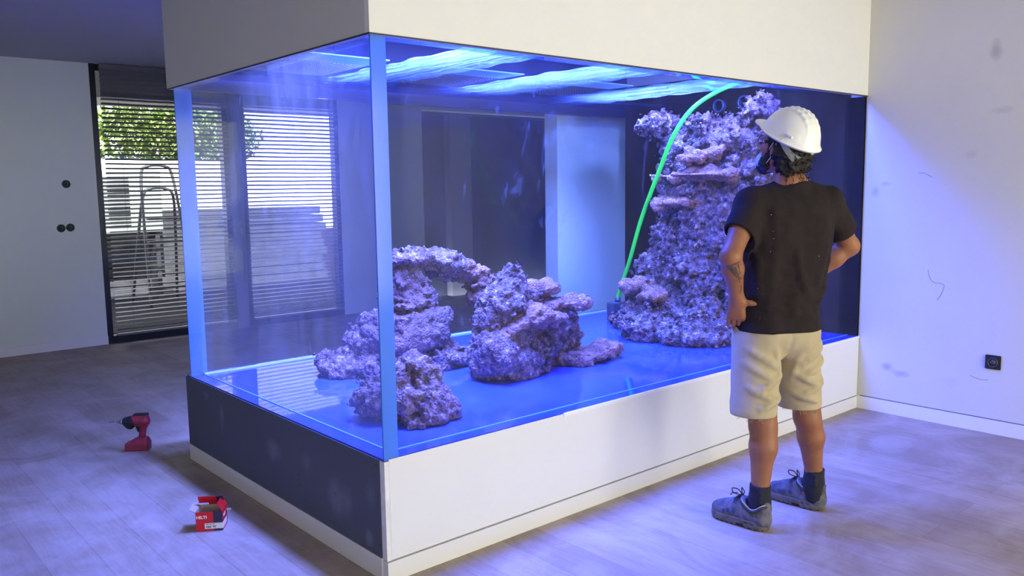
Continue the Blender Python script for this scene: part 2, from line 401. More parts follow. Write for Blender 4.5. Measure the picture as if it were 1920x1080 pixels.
tag(B('wall_left', -5.15, -5, -5.6, YB, 0, ZC, white_paint), kind='structure')
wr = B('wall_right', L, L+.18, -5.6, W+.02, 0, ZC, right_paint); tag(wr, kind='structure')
tag(B('baseboard_right', L-.014, L, -5.6, -.001, 0, .082, mat('skirting_paint', (.74, .74, .72), .5)), kind='structure')
B('shadow_gap', L-.0035, L, -5.6, -.02, .082, .087, groove, wr)
tag(B('wall_corridor', 9.95, 10.1, W, YB, 0, ZC, white_paint), kind='structure')
tag(B('wall_corridor_return', L+.18, 10, W-.1, W, 0, ZC, white_paint), kind='structure')
# rear wall behind the camera with the large window that lights this side of the room
bm = bmesh.new()
box(bm, -5, -4.2, -5.6, -5.45, 0, ZC); box(bm, -1.8, .3, -5.6, -5.45, 0, ZC); box(bm, -4.2, -1.8, -5.6, -5.45, 0, .25); box(bm, -4.2, -1.8, -5.6, -5.45, 2.65, ZC); box(bm, 3.4, L+.2, -5.6, -5.45, 0, ZC); box(bm, .3, 3.4, -5.6, -5.45, 0, .25); box(bm, .3, 3.4, -5.6, -5.45, 2.65, ZC)
tag(mesh_obj('wall_rear', bm, white_paint), kind='structure')
bm = bmesh.new()
for x in (.3, 1.8, 3.34): box(bm, x, x+.06, -5.6, -5.5, .25, 2.65)
box(bm, .3, 3.4, -5.6, -5.5, .25, .31); box(bm, .3, 3.4, -5.6, -5.5, 2.59, 2.65)
tag(mesh_obj('window_3', bm, black_frame), kind='structure')
bm = bmesh.new()
for x in (-4.2, -3.03, -1.86): box(bm, x, x+.06, -5.6, -5.5, .25, 2.65)
box(bm, -4.2, -1.8, -5.6, -5.5, .25, .31); box(bm, -4.2, -1.8, -5.6, -5.5, 2.59, 2.65)
tag(mesh_obj('window_4', bm, black_frame), kind='structure')  # unseen second rear window, added to go with the fill lamp
# pale wall panel standing right behind the back pane, at the tank's far right end
tag(B('wall_pale_return', 3.02, L+.18, W+.12, W+.26, 0, ZC, mat('pale_return_paint', (.62, .72, .55), .6)), kind='structure')
# pencil scribbles and the socket on the right wall
graph = mat('pencil_graphite', (.16, .16, .17), .8)
for pts in ([(-.425, .955), (-.44, .905), (-.465, .88), (-.505, .875), (-.525, .865), (-.515, .82), (-.50, .79), (-.485, .77)], [(-.34, 1.55), (-.37, 1.553), (-.40, 1.54), (-.425, 1.525)],
            [(-.70, .33), (-.76, .315), (-.80, .32)]):
    bm = bmesh.new(); tube(bm, spline([(L-.0006, y, z) for y, z in pts], 5), .0012, 5)
    mesh_obj('pencil_mark', bm, graph, wr)
blk = mat('black_plastic', (.012, .012, .014), .4)
so = thing('wall_socket', 'black square power socket low on the right-hand wall', 'socket', (L, -.824, .431))
bm = bmesh.new(); box(bm, -.012, 0, -.042, .042, -.042, .042); bmesh.ops.bevel(bm, geom=bm.edges[:], offset=.003, segments=2, affect='EDGES'); mesh_obj('faceplate', bm, blk, so)
bm = bmesh.new(); tube(bm, [(-.014, .026*math.cos(a), .026*math.sin(a)) for a in [k*math.pi/14 for k in range(28)]], .004, 8, closed=True)
cyl(bm, (-.0125, 0, 0), (-1, 0, 0), .019, .002); mesh_obj('insert', bm, mat('dark_grey_plastic', (.05, .05, .055), .35), so, True)
bm = bmesh.new()
for s_ in (-1, 1): cyl(bm, (-.0145, s_*.009, 0), (-1, 0, 0), .0035, .002, 10)
mesh_obj('contact_hole', bm, mat('socket_contact', (.35, .3, .2), .3, metal=1), so)
# open round junction boxes on the far wall
green = mat('green_box_plastic', (.03, .10, .06), .5); plaster = mat('rough_plaster', (.22, .24, .2), .9, var=.4, vscale=60)
for (x, z, lab) in ((.448, 1.592, 'lone round green junction box set high in the far left wall'),
                    (.375, 1.172, 'left one of the two joined round junction boxes in the far wall'),
                    (.455, 1.176, 'right one of the two joined round junction boxes in the far wall, wire ends showing')):
    jb = thing('junction_box', lab, 'junction box', (x, YB, z), group='round junction boxes in the far wall')
    bm = bmesh.new(); ang = [k*math.pi/14 for k in range(28)]
    tube(bm, [(.034*math.cos(a), -.003, .034*math.sin(a)) for a in ang], .005, 8, closed=True); mesh_obj('rim', bm, green, jb, True)
    bm = bmesh.new(); cyl(bm, (0, -.0015, 0), (0, 1, 0), .034, .0012, 28); mesh_obj('back', bm, mat('dark_green_hole', (.01, .025, .018), .7), jb)
    bm = bmesh.new(); tube(bm, spline([(.01, -.003, .01), (.014, -.012, 0), (.004, -.016, -.01), (-.01, -.01, -.014)], 4), .0028, 6)
    tube(bm, spline([(-.01, -.003, .005), (-.004, -.012, .016), (.008, -.014, .018)], 4), .0028, 6); mesh_obj('wire', bm, plaster, jb, True)

# ------------------------------------------------------------------ glazed bays and blinds
wglass = glass_mat('window_glass', (1, 1, 1), .0)
def bay(n, x0, x1):
    bm = bmesh.new(); y0, y1 = YB+.03, YB+.11
    box(bm, x0, x0+.055, y0-.03, y1, 0, ZC); box(bm, x1-.055, x1, y0-.03, y1, 0, ZC)
    box(bm, x0+.055, x1-.055, y0-.03, y1, 0, .075); box(bm, x0+.055, x1-.055, y0, y1, ZC-.06, ZC)
    o = mesh_obj('window_%d' % n, bm, black_frame); tag(o, kind='structure')
    B('pane', x0+.055, x1-.055, y0+.03, y0+.042, .075, ZC-.06, wglass, o)
bay(1, .72, 2.06); bay(2, 2.20, 3.40)
tag(B('trim_2', 2.06, 2.20, YB-.01, YB+.2, 0, ZC, mat('post_grey', (.07, .075, .09), .5)), kind='structure')
slat_m = mat('blind_slat_aluminium', (.16, .16, .16), .4, metal=.3)
for n, (x0, x1, lab) in enumerate(((.80, 2.03, 'grey venetian blind over the glazed door left of the tank'), (2.23, 3.36, 'grey venetian blind in the second bay, seen through the side of the tank'))):
    vb = thing('venetian_blind', lab, 'blind', ((x0+x1)/2, YB-.045, ZC), group='venetian blinds on the far windows'); hw = (x1-x0)/2
    bm = bmesh.new(); rs = random.Random(n)
    z = -.07; k = 0
    while z > -2.62:
        a = math.radians(-19+rs.uniform(-2, 2)); sag = .0015; d = .025
        if k < 6: a = math.radians(-55)
        for i in range(8):
            xa, xb = -hw+2*hw*i/8, -hw+2*hw*(i+1)/8
            def P(x, t, zz):
                yy = t*d; cz = .004*(1-t*t); j = rs.uniform(-sag, sag)*0
                return (x, math.cos(a)*yy, zz+math.sin(a)*yy+cz+sag*math.sin(x*9+k))
            top = [[bm.verts.new(P(x, t, z)) for t in (-1, 0, 1)] for x in (xa, xb)]
            for q in range(2): bm.faces.new((top[0][q], top[1][q], top[1][q+1], top[0][q+1]))
        z -= .0445; k += 1
    bmesh.ops.remove_doubles(bm, verts=bm.verts[:], dist=1e-5)
    bmesh.ops.solidify(bm, geom=bm.faces[:], thickness=.0012)
    mesh_obj('slats', bm, slat_m, vb)
    B('head_rail', -hw, hw, -.028, .028, -.05, -.005, slat_m, vb); B('bottom_rail', -hw, hw, -.025, .025, -2.665, -2.645, slat_m, vb)
    for x in (-hw*.75, 0, hw*.75):
        bm = bmesh.new(); tube(bm, [(x, -.0275, -.05), (x, -.0275, -2.645)], .0015, 5); mesh_obj('ladder_cord', bm, slat_m, vb)
# ------------------------------------------------------------------ outside
tag(B('ceiling_eave', -5, 10, YB+.6, 7.75, 2.49, ZC+.25, mat('eave_paint', (.3, .3, .3), .8)), kind='structure')
og = B('terrace_ground', -6, 14, YB+.8, 24, -.15, -.02, mat('terrace_concrete', (.012, .012, .02), .9, spec=.1, var=.2)); tag(og, kind='structure')
tag(B('wall_terrace', -6, 14, 12.0, 12.25, -.02, 2.05, mat('terrace_wall_paint', (.80, .80, .80), .8, var=.05)), kind='structure')
tag(B('trim_3', -6, 14, 11.2, 11.5, -.02, .80, mat('red_brick_edge', (.014, .006, .009), .9, var=.3, vscale=12)), kind='structure')
def leafy(name, c, r, nleaf, seed, matl, label):
    rs = random.Random(seed); bm = bmesh.new()
    for _ in range(nleaf):
        v = Vector((rs.gauss(0, 1), rs.gauss(0, 1), rs.gauss(0, 1))).normalized()*(rs.random()**.35)
        p = Vector((v.x*r[0], v.y*r[1], v.z*r[2])); s_ = rs.uniform(.05, .11)
        M = Matrix.Translation(p) @ Matrix.Rotation(rs.uniform(0, 6.28), 4, 'Z') @ Matrix.Rotation(rs.uniform(-1, 1), 4, 'X')
        q = [bm.verts.new(M @ Vector(a)) for a in ((0, -s_, 0), (s_*.45, 0, .01), (0, s_, 0), (-s_*.45, 0, .01))]; bm.faces.new(q)
    t = thing(name, label, 'tree', (c[0], c[1], 0))
    o = mesh_obj('foliage', bm, matl, t); o.location = (0, 0, c[2])
    bm = bmesh.new(); tube(bm, spline([(0, 0, 0), (.05, 0, c[2]*.5), (0, 0, c[2])], 4), [.09]*4+[.07]*4+[.05], 8); mesh_obj('trunk', bm, mat('bark', (.1, .07, .05), .9), t, True)
leaf = mat('leaf_green', (.20, .30, .07), .6, var=.4, vscale=3)
leafy('garden_tree', (4.1, 13.6, 2.55), (1.7, .8, .75), 5000, 1, leaf, 'sunlit green tree beyond the terrace wall, upper right of the blinds of the glazed door')
st = thing('board_stack', 'long grey stack of building boards on the terrace behind the blinds', 'boards', (2.9, 10.75, -.02))
for k in range(9): B('board', -1.4+.03*(k % 2), 2.6-.05*(k % 3), -.25, .25, .14*k, .14*k+.125, mat('grey_board', (.045, .05, .065), .8, var=.3), st)
# stepladder on the terrace
ld = thing('step_ladder', 'dark folding step ladder with arched top on the terrace behind the blinds', 'ladder', (2.2, 9.0, 0))
lm = mat('ladder_dark_steel', (.05, .055, .07), .5, metal=.4)
for nm, dy, top in (('front_rail', -.38, 1.85), ('rear_rail', .38, 1.55)):
    bm = bmesh.new(); tube(bm, spline([(-.30, dy, 0), (-.25, dy*.4, top*.55), (-.2, 0, top-.12), (-.1, 0, top), (.1, 0, top), (.2, 0, top-.12), (.25, dy*.4, top*.55), (.30, dy, 0)], 6), .02, 8)
    mesh_obj(nm, bm, lm, ld, True)
for k in range(4):
    z = .25+.3*k; yy = -.38*(1-z/1.5)*.9-.03
    B('step', -.27+.03*k/1.2, .27-.03*k/1.2, yy-.05, yy+.05, z-.012, z+.012, lm, ld)
bx = thing('air_conditioner', 'pale boxy outdoor unit on the terrace seen through the blinds', 'air conditioner', (2.05, 10.1, -.02))
B('casing', -.5, .5, -.2, .2, .95, 1.85, mat('pale_metal', (.22, .25, .26), .5), bx, .03)
for x in (-.42, .42): B('leg', x-.03, x+.03, -.15, .15, 0, .95, lm, bx)
bm = bmesh.new()
for k in range(14): box(bm, -.42, .05, -.215, -.2, 1.05+k*.052, 1.07+k*.052)
mesh_obj('fan_grille', bm, lm, bx, True)

# ------------------------------------------------------------------ plinth under the tank
pl = thing('tank_plinth', 'white boarded plinth that carries the aquarium, grey on its short side', 'plinth', (0, 0, 0))
front_m = mat('plinth_front_paint', (.72, .73, .69), .5, spec=.3, var=.01, vscale=3)
B('front_board', .022, L-.003, 0, .03, .084, ZB, front_m, pl)
B('corner_bead', 0, .02, -.002, .03, .084, ZB-.006, mat('raw_filler_white', (.72, .72, .68), .8, var=.08, vscale=25), pl)
side_m = spotted('grey_cement_board', (.085, .098, .125), [((0, .95, .30), (.1, .10, .07), .35, (.24, .26, .32)), ((0, 1.55, .34), (.1, .035, .09), .35, (.24, .26, .32)), ((0, .35, .24), (.1, .14, .11), .38, (.24, .26, .32)),
    ((0, .62, .32), (.1, .07, .05), .25, (.24, .26, .32)), ((0, .1, .33), (.1, .05, .08), .25, (.24, .26, .32)), ((0, 1.75, .42), (.1, .05, .03), .25, (.24, .26, .32)), ((0, .12, .14), (.1, .04, .05), .3, (.33, .35, .42))], rough=.6, noise=.05)
B('side_board', -.004, .02, .03, W, .09, ZB-.002, side_m, pl)
B('edge_strip', -.003, .03, W-.01, W+.004, .09, ZB, mat('white_edge', (.7, .7, .7), .7), pl)
B('core', .02, L-.003, .03, W, .0, ZB-.02, mat('plinth_core', (.25, .25, .25), .9), pl)
sk = mat('plinth_skirting_paint', (.72, .72, .68), .5)
B('skirting', 0, L-.003, -.006, .03, 0, .079, sk, pl); B('skirting', -.006, .02, .03, W, 0, .088, sk, pl)
for (y, z) in [(1.72, .44), (1.38, .44), (1.08, .44), (.78, .44), (.05, .455), (.70, .25), (.38, .25), (.70, .20), (.40, .12), (.04, .14), (1.9, .2), (1.2, .14)]:
    bm = bmesh.new(); cyl(bm, (-.004, y, z), (-1, 0, 0), .0045, .0008, 12); mesh_obj('screw_head', bm, blk, pl)

# ------------------------------------------------------------------ hood over the tank
hd = thing('tank_hood', 'cream boarded bulkhead hanging from the ceiling over the aquarium', 'bulkhead', (0, 0, 0))
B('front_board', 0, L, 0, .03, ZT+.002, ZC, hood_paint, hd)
B('side_board', 0, .03, .03, W+.03, ZT+.002, ZC, mat('hood_paint_shaded_side', (.56, .56, .49), .6), hd)  # hood paint darkened here, the side's shade is put into the colour
navy = mat('navy_lining', (.05, .06, .16), .5)
B('back_board', .03, L, W, W+.03, ZT+.002, ZC, navy, hd)
B('lining', .03, L, .03, .034, ZT+.01, ZC, navy, hd); B('lining', .03, .034, .034, W, ZT+.01, ZC, navy, hd)
B('hood_ceiling', .034, L, .034, W, ZC-.02, ZC-.002, navy, hd)
B('edge_line', -.002, L, -.003, 0, ZT+.0, ZT+.006, mat('dark_hood_edge', (.03, .03, .04), .5), hd); B('edge_line', -.003, .0, 0, W+.03, ZT, ZT+.006, mat('dark_hood_edge_side', (.03, .03, .04), .5), hd)  # thin dark strips along the lower edge of the hood

# ------------------------------------------------------------------ aquarium
tk = thing('aquarium', 'large empty acrylic aquarium with a blue floor, standing on the white plinth', 'aquarium', (0, 0, ZB))
def TB(name, x0, x1, y0, y1, z0, z1, mt, bevel=0): return B(name, x0, x1, y0, y1, z0-ZB, z1-ZB, mt, tk, bevel)
acr = glass_mat('dusty_acrylic', (.93, .955, 1), .008, (.62, .68, .85), .38, smear=.17)
acr_side = glass_mat('dusty_acrylic_side', (.93, .955, 1), .038, (.66, .70, .82), .8, scale=(3, 3.4, 1.0), smear=.22)
acr_in = glass_mat('acrylic_inner', (.97, .98, 1), .012, (.62, .68, .85), .3)
# each pane is one slab; the dust sits on its faces
TB('front_pane', T, L-.024, .002, T, ZB, ZT, acr)
TB('side_pane', .002, T-.001, .012, W-T, ZB, ZT, acr_side)
TB('back_pane', T, L-.02, W-T, W-.002, ZB, ZT, acr_in)
def frost(name, col, tw=.5):
    M = bpy.data.materials.new(name); M.use_nodes = True; nt = M.node_tree; N = nt.nodes; Lk = nt.links; N.clear()
    o = N.new('ShaderNodeOutputMaterial'); d = N.new('ShaderNodeBsdfDiffuse'); t = N.new('ShaderNodeBsdfTranslucent'); g = N.new('ShaderNodeBsdfGlossy'); g.inputs['Roughness'].default_value = .15
    d.inputs[0].default_value = (*col, 1); t.inputs[0].default_value = (*col, 1)
    a = N.new('ShaderNodeMixShader'); a.inputs[0].default_value = tw; Lk.new(d.outputs[0], a.inputs[1]); Lk.new(t.outputs[0], a.inputs[2])
    fr = N.new('ShaderNodeFresnel'); b = N.new('ShaderNodeMixShader'); Lk.new(fr.outputs[0], b.inputs[0]); Lk.new(a.outputs[0], b.inputs[1]); Lk.new(g.outputs[0], b.inputs[2]); Lk.new(b.outputs[0], o.inputs[0]); return M
fr_m = frost('frosted_blue_edge', (.14, .42, .9), .6)
TB('edge_band', .002, T-.004, .001, .009, ZB, ZT, fr_m)
TB('edge_band', .002, .092, W-T-.002, W-T+.006, ZB, ZT, fr_m)
tf = mat('tank_floor_blue', (.035, .075, .52), .035, spec=.9, var=.12, vscale=3)
TB('tank_floor', .002, L-.003, .002, W, ZB-.02, ZB+.004, tf)
seal = mat('sealant_bead', (.55, .75, .95), .4); seal2 = mat('blue_seal_bead', (.10, .30, .55), .4)
TB('seal_bead', T, L-.02, T, T+.008, ZB+.004, ZB+.007, seal2); TB('seal_bead', T, T+.008, T, W-T, ZB+.004, ZB+.007, seal2); TB('seal_bead', T, L-.02, W-T-.016, W-T, ZB+.004, ZB+.014, seal)
TB('front_lip', .95, L-.003, -.004, .002, ZB-.012, ZB+.004, mat('white_lip', (.8, .8, .8), .5))
endm = mat('end_panel_navy', (.010, .009, .006), .6, spec=.05, var=.1, vscale=2)
TB('end_panel', L-.021, L-.003, .112, W, ZB, ZT+.25, endm)
TB('end_panel_edge', L-.023, L-.004, .004, .112, ZB, ZT, mat('end_edge_black', (.003, .003, .003), .7, spec=.03))
for (y, z) in ((1.105, 2.075), (.891, 2.085), (.70, 2.058)):
    bm = bmesh.new(); n = 28
    for R_, xx in ((.045, 0),):
        tube(bm, [(L-.055, y+.043*math.cos(k*2*math.pi/n), z-ZB+.043*math.sin(k*2*math.pi/n)) for k in range(n)], .007, 8, closed=True)
        for k in range(n):
            pass
    tube(bm, [(L-.02, y, z-ZB), (L-.055, y, z-ZB)], .045, 28, cap=False)
    mesh_obj('return_pipe', bm, mat('pipe_blue_grey', (.05, .08, .18), .3), tk, True)
# acrylic cross braces (translucent, wavy; light streaks put into the film pattern)
brm = frost('brace_acrylic', (.5, .75, 1.0), .8)
bwm = glass_mat('brace_clear', (.8, .92, 1), .10, (.55, .80, 1), 1, scale=(26, 1.0, 1), lo=.48, hi=.62)
for x0, x1 in ((.76, 1.14), (1.66, 2.08), (2.60, 3.02)):
    bm = bmesh.new(); ny = 40; nx = 3
    gr = [[[bm.verts.new((x0+(x1-x0)*i/nx+.012*math.sin(j*.7+i), T+(W-2*T)*j/ny, ZT-ZB+.06+.022*s_+.003*math.sin(j*1.3+i*2))) for i in range(nx+1)] for j in range(ny+1)] for s_ in (0, 1)]
    for j in range(ny):
        for i in range(nx):
            bm.faces.new((gr[0][j][i], gr[0][j+1][i], gr[0][j+1][i+1], gr[0][j][i+1])); bm.faces.new((gr[1][j][i], gr[1][j][i+1], gr[1][j+1][i+1], gr[1][j+1][i]))
        bm.faces.new((gr[0][j][0], gr[1][j][0], gr[1][j+1][0], gr[0][j+1][0])); bm.faces.new((gr[0][j][nx], gr[0][j+1][nx], gr[1][j+1][nx], gr[1][j][nx]))
    mesh_obj('cross_brace', bm, bwm, tk, True)
TB('rim_brace', T, L-.02, T, .40, ZT+.062, ZT+.084, glass_mat('rim_brace_clear', (.55, .65, 1), .04, (.3, .45, 1), 1))
TB('rim_brace', T, L-.02, 1.66, W-T, ZT+.062, ZT+.084, glass_mat('rim_brace_dim', (.45, .5, .8), .10, (.3, .4, .8), 1))
# LED bars and egg-crate lids above the braces
led_m = emit('led_strip', (.35, .75, 1.0), 5.0)
for i, x in enumerate(LEDX):
    t = thing('light_bar', ['blue glowing light bar nearest the glass corner, above the tank', 'middle blue glowing light bar above the tank', 'blue glowing light bar nearest the rock tower, above the tank'][i], 'light', (x, .92, 2.46), group='light bars under the hood')
    hl = .76; B('housing', -.17, .17, -hl-.02, hl+.02, .0, .05, blk, t)
    for s_ in (-1, 1):
        B('led_strip', s_*.09-.035, s_*.09+.035, -hl, hl, -.004, -.0005, led_m, t)
    for s_ in (-1, 1):
        bm = bmesh.new(); tube(bm, [(0, s_*hl*.7, .05), (0, s_*hl*.7, ZC-.022-2.46)], .003, 6); mesh_obj('hanger', bm, blk, t)
mesh_m = mat('lid_grid_plastic', (.10, .12, .2), .5)
for i, (x0, x1) in enumerate(((.10, .72), (1.18, 1.62), (2.12, 2.56))):
    t = thing('grid_lid', ['dark egg-crate lid beside the glass corner, under the hood', 'dark egg-crate lid between the first two cross braces', 'dark egg-crate lid between the last two cross braces'][i], 'lid', ((x0+x1)/2, 1.50, ZT+.085), group='egg-crate lids')
    bm = bmesh.new(); hw = (x1-x0)/2; k = -hw
    while k <= hw+.001: box(bm, k-.0015, k+.0015, -.30, .34, 0, .012); k += .024
    k = -.30
    while k <= .341: box(bm, -hw, hw, k-.0015, k+.0015, .0, .012); k += .024
    mesh_obj('grid', bm, mesh_m, t)
    B('translucent_plate', -hw, hw, -.52, -.31, 0, .006, frost('lid_plate', (.55, .85, 1.0), .85), t)

# ------------------------------------------------------------------ rocks
def rock_mat(name, cols, sc=22):
    M = bpy.data.materials.new(name); M.use_nodes = True; nt = M.node_tree; N = nt.nodes; Lk = nt.links
    b = N['Principled BSDF']; b.inputs['Roughness'].default_value = .75; b.inputs['Specular IOR Level'].default_value = .35
    tc = N.new('ShaderNodeTexCoord'); nz = N.new('ShaderNodeTexNoise'); nz.inputs['Scale'].default_value = sc; nz.inputs['Detail'].default_value = 8; nz.inputs['Roughness'].default_value = .7
    Lk.new(tc.outputs['Object'], nz.inputs['Vector'])
    cr = N.new('ShaderNodeValToRGB'); e = cr.color_ramp.elements; e[0].position = .32; e[0].color = (*cols[0], 1); e[1].position = .72; e[1].color = (*cols[-1], 1)
    for i, c in enumerate(cols[1:-1]):
        x = e.new(.32+.4*(i+1)/(len(cols)-1)); x.color = (*c, 1)
    Lk.new(nz.outputs['Fac'], cr.inputs[0]); Lk.new(cr.outputs[0], b.inputs['Base Color'])
    v = N.new('ShaderNodeTexVoronoi'); v.inputs['Scale'].default_value = 75; Lk.new(tc.outputs['Object'], v.inputs['Vector'])
    n2 = N.new('ShaderNodeTexNoise'); n2.inputs['Scale'].default_value = 140; n2.inputs['Detail'].default_value = 4; Lk.new(tc.outputs['Object'], n2.inputs['Vector'])
    ad = N.new('ShaderNodeMath'); ad.operation = 'MULTIPLY_ADD'; ad.inputs[1].default_value = -1.2; Lk.new(v.outputs['Distance'], ad.inputs[0]); Lk.new(n2.outputs['Fac'], ad.inputs[2])
    bp = N.new('ShaderNodeBump'); bp.inputs['Strength'].default_value = .8; bp.inputs['Distance'].default_value = .012; Lk.new(ad.outputs[0], bp.inputs['Height']); Lk.new(bp.outputs[0], b.inputs['Normal'])
    return M
coral = rock_mat('coralline_rock', [(.035, .015, .02), (.11, .06, .07), (.24, .16, .19), (.74, .64, .70)])
pinkr = rock_mat('pink_plate_rock', [(.10, .035, .03), (.22, .10, .085), (.32, .17, .15), (.46, .29, .27)], 12)
brownr = rock_mat('brown_block_rock', [(.05, .03, .03), (.12, .07, .08), (.18, .11, .12), (.30, .21, .23)], 12)
def rotm(az, pitch=0, roll=0):
    M = Matrix.Rotation(az, 3, 'Z') @ Matrix.Rotation(pitch, 3, 'Y') @ Matrix.Rotation(roll, 3, 'X')
    return [list(M.col[i]) for i in range(3)]
def rock(label, blobs, mt, knob=.03, sc=.06, fine=.012, h=.0085, seed=0, floor_cut=True, name='reef_rock', extra=None, nsat=12):
    pts = np.array([b[0] for b in blobs]); rs = np.array([max(b[1]) for b in blobs]); lo = (pts-rs[:, None]).min(0)-.07; hi = (pts+rs[:, None]).max(0)+.07
    hi[0] = min(hi[0], L-.03)
    lo[2] = max(lo[2], ZB-.06)
    g = SDF(lo, hi, h)
    rq = random.Random(seed+1)
    for b in blobs:
        g.ell(b[0], b[1], b[2] if len(b) > 2 else None, k=.03)
        if nsat:
            Rb = np.array(b[2]) if len(b) > 2 else np.eye(3)
            for _ in range(nsat):
                v = np.array([rq.gauss(0, 1) for _ in range(3)]); v /= np.linalg.norm(v); q = np.array(b[0])+Rb.T@(v*np.array(b[1])*.92)
                rr = rq.uniform(.16, .34)*min(max(b[1]), .13); g.ell(q, (rr*rq.uniform(.8, 1.5), rr*rq.uniform(.8, 1.5), rr*rq.uniform(.6, 1.1)), rotm(rq.uniform(0, 3)), k=.012)
    for b in (extra or []): g.box(b[0], b[1], rotm(b[2], b[3]), .03, .03)
    def f(P):
        n1 = worley(P+vnoise(P, .05, seed+9)[:, None]*.02, sc, seed); n2 = worley(P, sc*.42, seed+5); n3 = vnoise(P, .16, seed+3)
        return knob*(n1-.55)+knob*.75*(n2-.5)+fine*vnoise(P, .02, seed+4)*.5+.035*n3
    g.disp(f, .1)
    if floor_cut: g.plane((0, 0, ZB+.0045), (0, 0, -1))
    if hi[0] >= L-.031: g.plane((L-.024, 0, 0), (1, 0, 0))
    o = g.mesh(name, mt, relax=0)
    return tag(recentre(o), label, 'rock', 'live rock pieces in the tank')
E3 = lambda c, r, az=0, p=0, ro=0: (c, r, rotm(az, p, ro))
# near boulder
rock('knobbly purple boulder nearest the glass corner post', [E3((.38, .45, .58), (.17, .17, .11)), E3((.44, .47, .64), (.11, .12, .10)), E3((.26, .50, .58), (.09, .10, .09)), E3((.56, .42, .53), (.08, .08, .06)), E3((.42, .33, .53), (.12, .09, .06))], coral, .05, .075, seed=11, h=.0085)
# left pillar
rock('broad dark base rock of the left rock arch', [E3((.92, 1.33, .55), (.30, .24, .09)), E3((.70, 1.42, .54), (.2, .16, .07)), E3((1.2, 1.2, .53), (.18, .14, .06)), E3((.82, 1.36, .66), (.17, .15, .08))], coral, .035, seed=21)
rock('squat brown block rock in the middle of the left rock arch', [E3((.97, 1.27, .72), (.24, .17, .12), .2), E3((.85, 1.3, .70), (.15, .15, .12)), E3((1.10, 1.24, .70), (.10, .12, .11))], brownr, .026, .07, seed=31, floor_cut=False, nsat=3, extra=[((.97, 1.27, .73), (.22, .15, .10), .2, 0)])
rock('slim upright rock propping the top shelf of the left rock arch', [E3((1.0, 1.30, .88), (.15, .12, .07)), E3((.98, 1.3, .99), (.12, .10, .10)), E3((1.06, 1.28, .9), (.1, .1, .09))], brownr, .03, .06, seed=41, floor_cut=False)
rock('long purple shelf rock on top of the left rock arch', [E3((1.0, 1.3, 1.11), (.14, .15, .055), 0, -.05), E3((1.14, 1.3, 1.10), (.18, .13, .055), 0, .08), E3((1.27, 1.3, 1.06), (.16, .11, .06), 0, .1)], coral, .032, .055, seed=51, floor_cut=False)
rock('pinkish rock hanging at the outer end of the left arch shelf', [E3((1.40, 1.28, 1.00), (.13, .11, .06), 0, .35), E3((1.50, 1.27, .93), (.11, .1, .08), 0, .7), E3((1.47, 1.26, .86), (.07, .08, .08))], pinkr, .035, .06, seed=61, floor_cut=False)
# middle pillar
rock('dark knobbly base rock of the middle rock pillar', [E3((1.28, .78, .58), (.22, .2, .13)), E3((1.15, .72, .62), (.12, .14, .14)), E3((1.45, .8, .6), (.16, .16, .13)), E3((1.30, .8, .70), (.18, .16, .09))], coral, .035, seed=71)
rock('grey ledge rock on the base of the middle rock pillar', [E3((1.27, .74, .775), (.2, .14, .05), 0, -.45), E3((1.42, .78, .80), (.15, .13, .07))], pinkr, .025, .07, seed=81, floor_cut=False)
rock('purple knobbly peak rock on the middle rock pillar', [E3((1.30, .78, .90), (.11, .10, .08)), E3((1.20, .78, .86), (.07, .09, .07)), E3((1.355, .78, 1.03), (.045, .05, .05)), E3((1.34, .78, .97), (.07, .08, .06)), E3((1.43, .8, .90), (.09, .1, .06)), E3((1.14, .78, .80), (.05, .06, .05))], coral, .04, .05, seed=91, floor_cut=False)
rock('flat pink plate rock jutting right from the middle rock pillar', [E3((1.72, .78, .835), (.16, .1, .022), -.1, -.05), E3((1.58, .78, .835), (.12, .1, .032))], pinkr, .014, .05, fine=.008, seed=101, floor_cut=False, h=.007)
rock('broad pinkish slab rock under the peak of the middle rock pillar', [E3((1.47, .70, .79), (.19, .12, .045), .1, .08), E3((1.38, .68, .82), (.1, .08, .04), 0, -.5)], pinkr, .02, .05, seed=111, floor_cut=False)
rock('small flat ledge just below the tip of the middle rock pillar', [E3((1.56, .80, .925), (.12, .07, .02))], pinkr, .012, .05, seed=113, floor_cut=False, h=.008)
rock('dark lumpy rock on the right flank of the middle rock pillar', [E3((1.68, .82, .74), (.12, .12, .09)), E3((1.76, .82, .64), (.11, .11, .10)), E3((1.6, .86, .66), (.1, .1, .1))], coral, .035, .06, seed=121, floor_cut=True)
rock('flat orange-pink rock lying on the tank floor right of the middle pillar', [E3((1.86, .72, .525), (.19, .12, .035), -.1, -.08), E3((2.0, .70, .545), (.12, .06, .02), -.1, -.15), E3((1.72, .74, .52), (.09, .09, .03))], pinkr, .022, .05, seed=131, h=.0085)
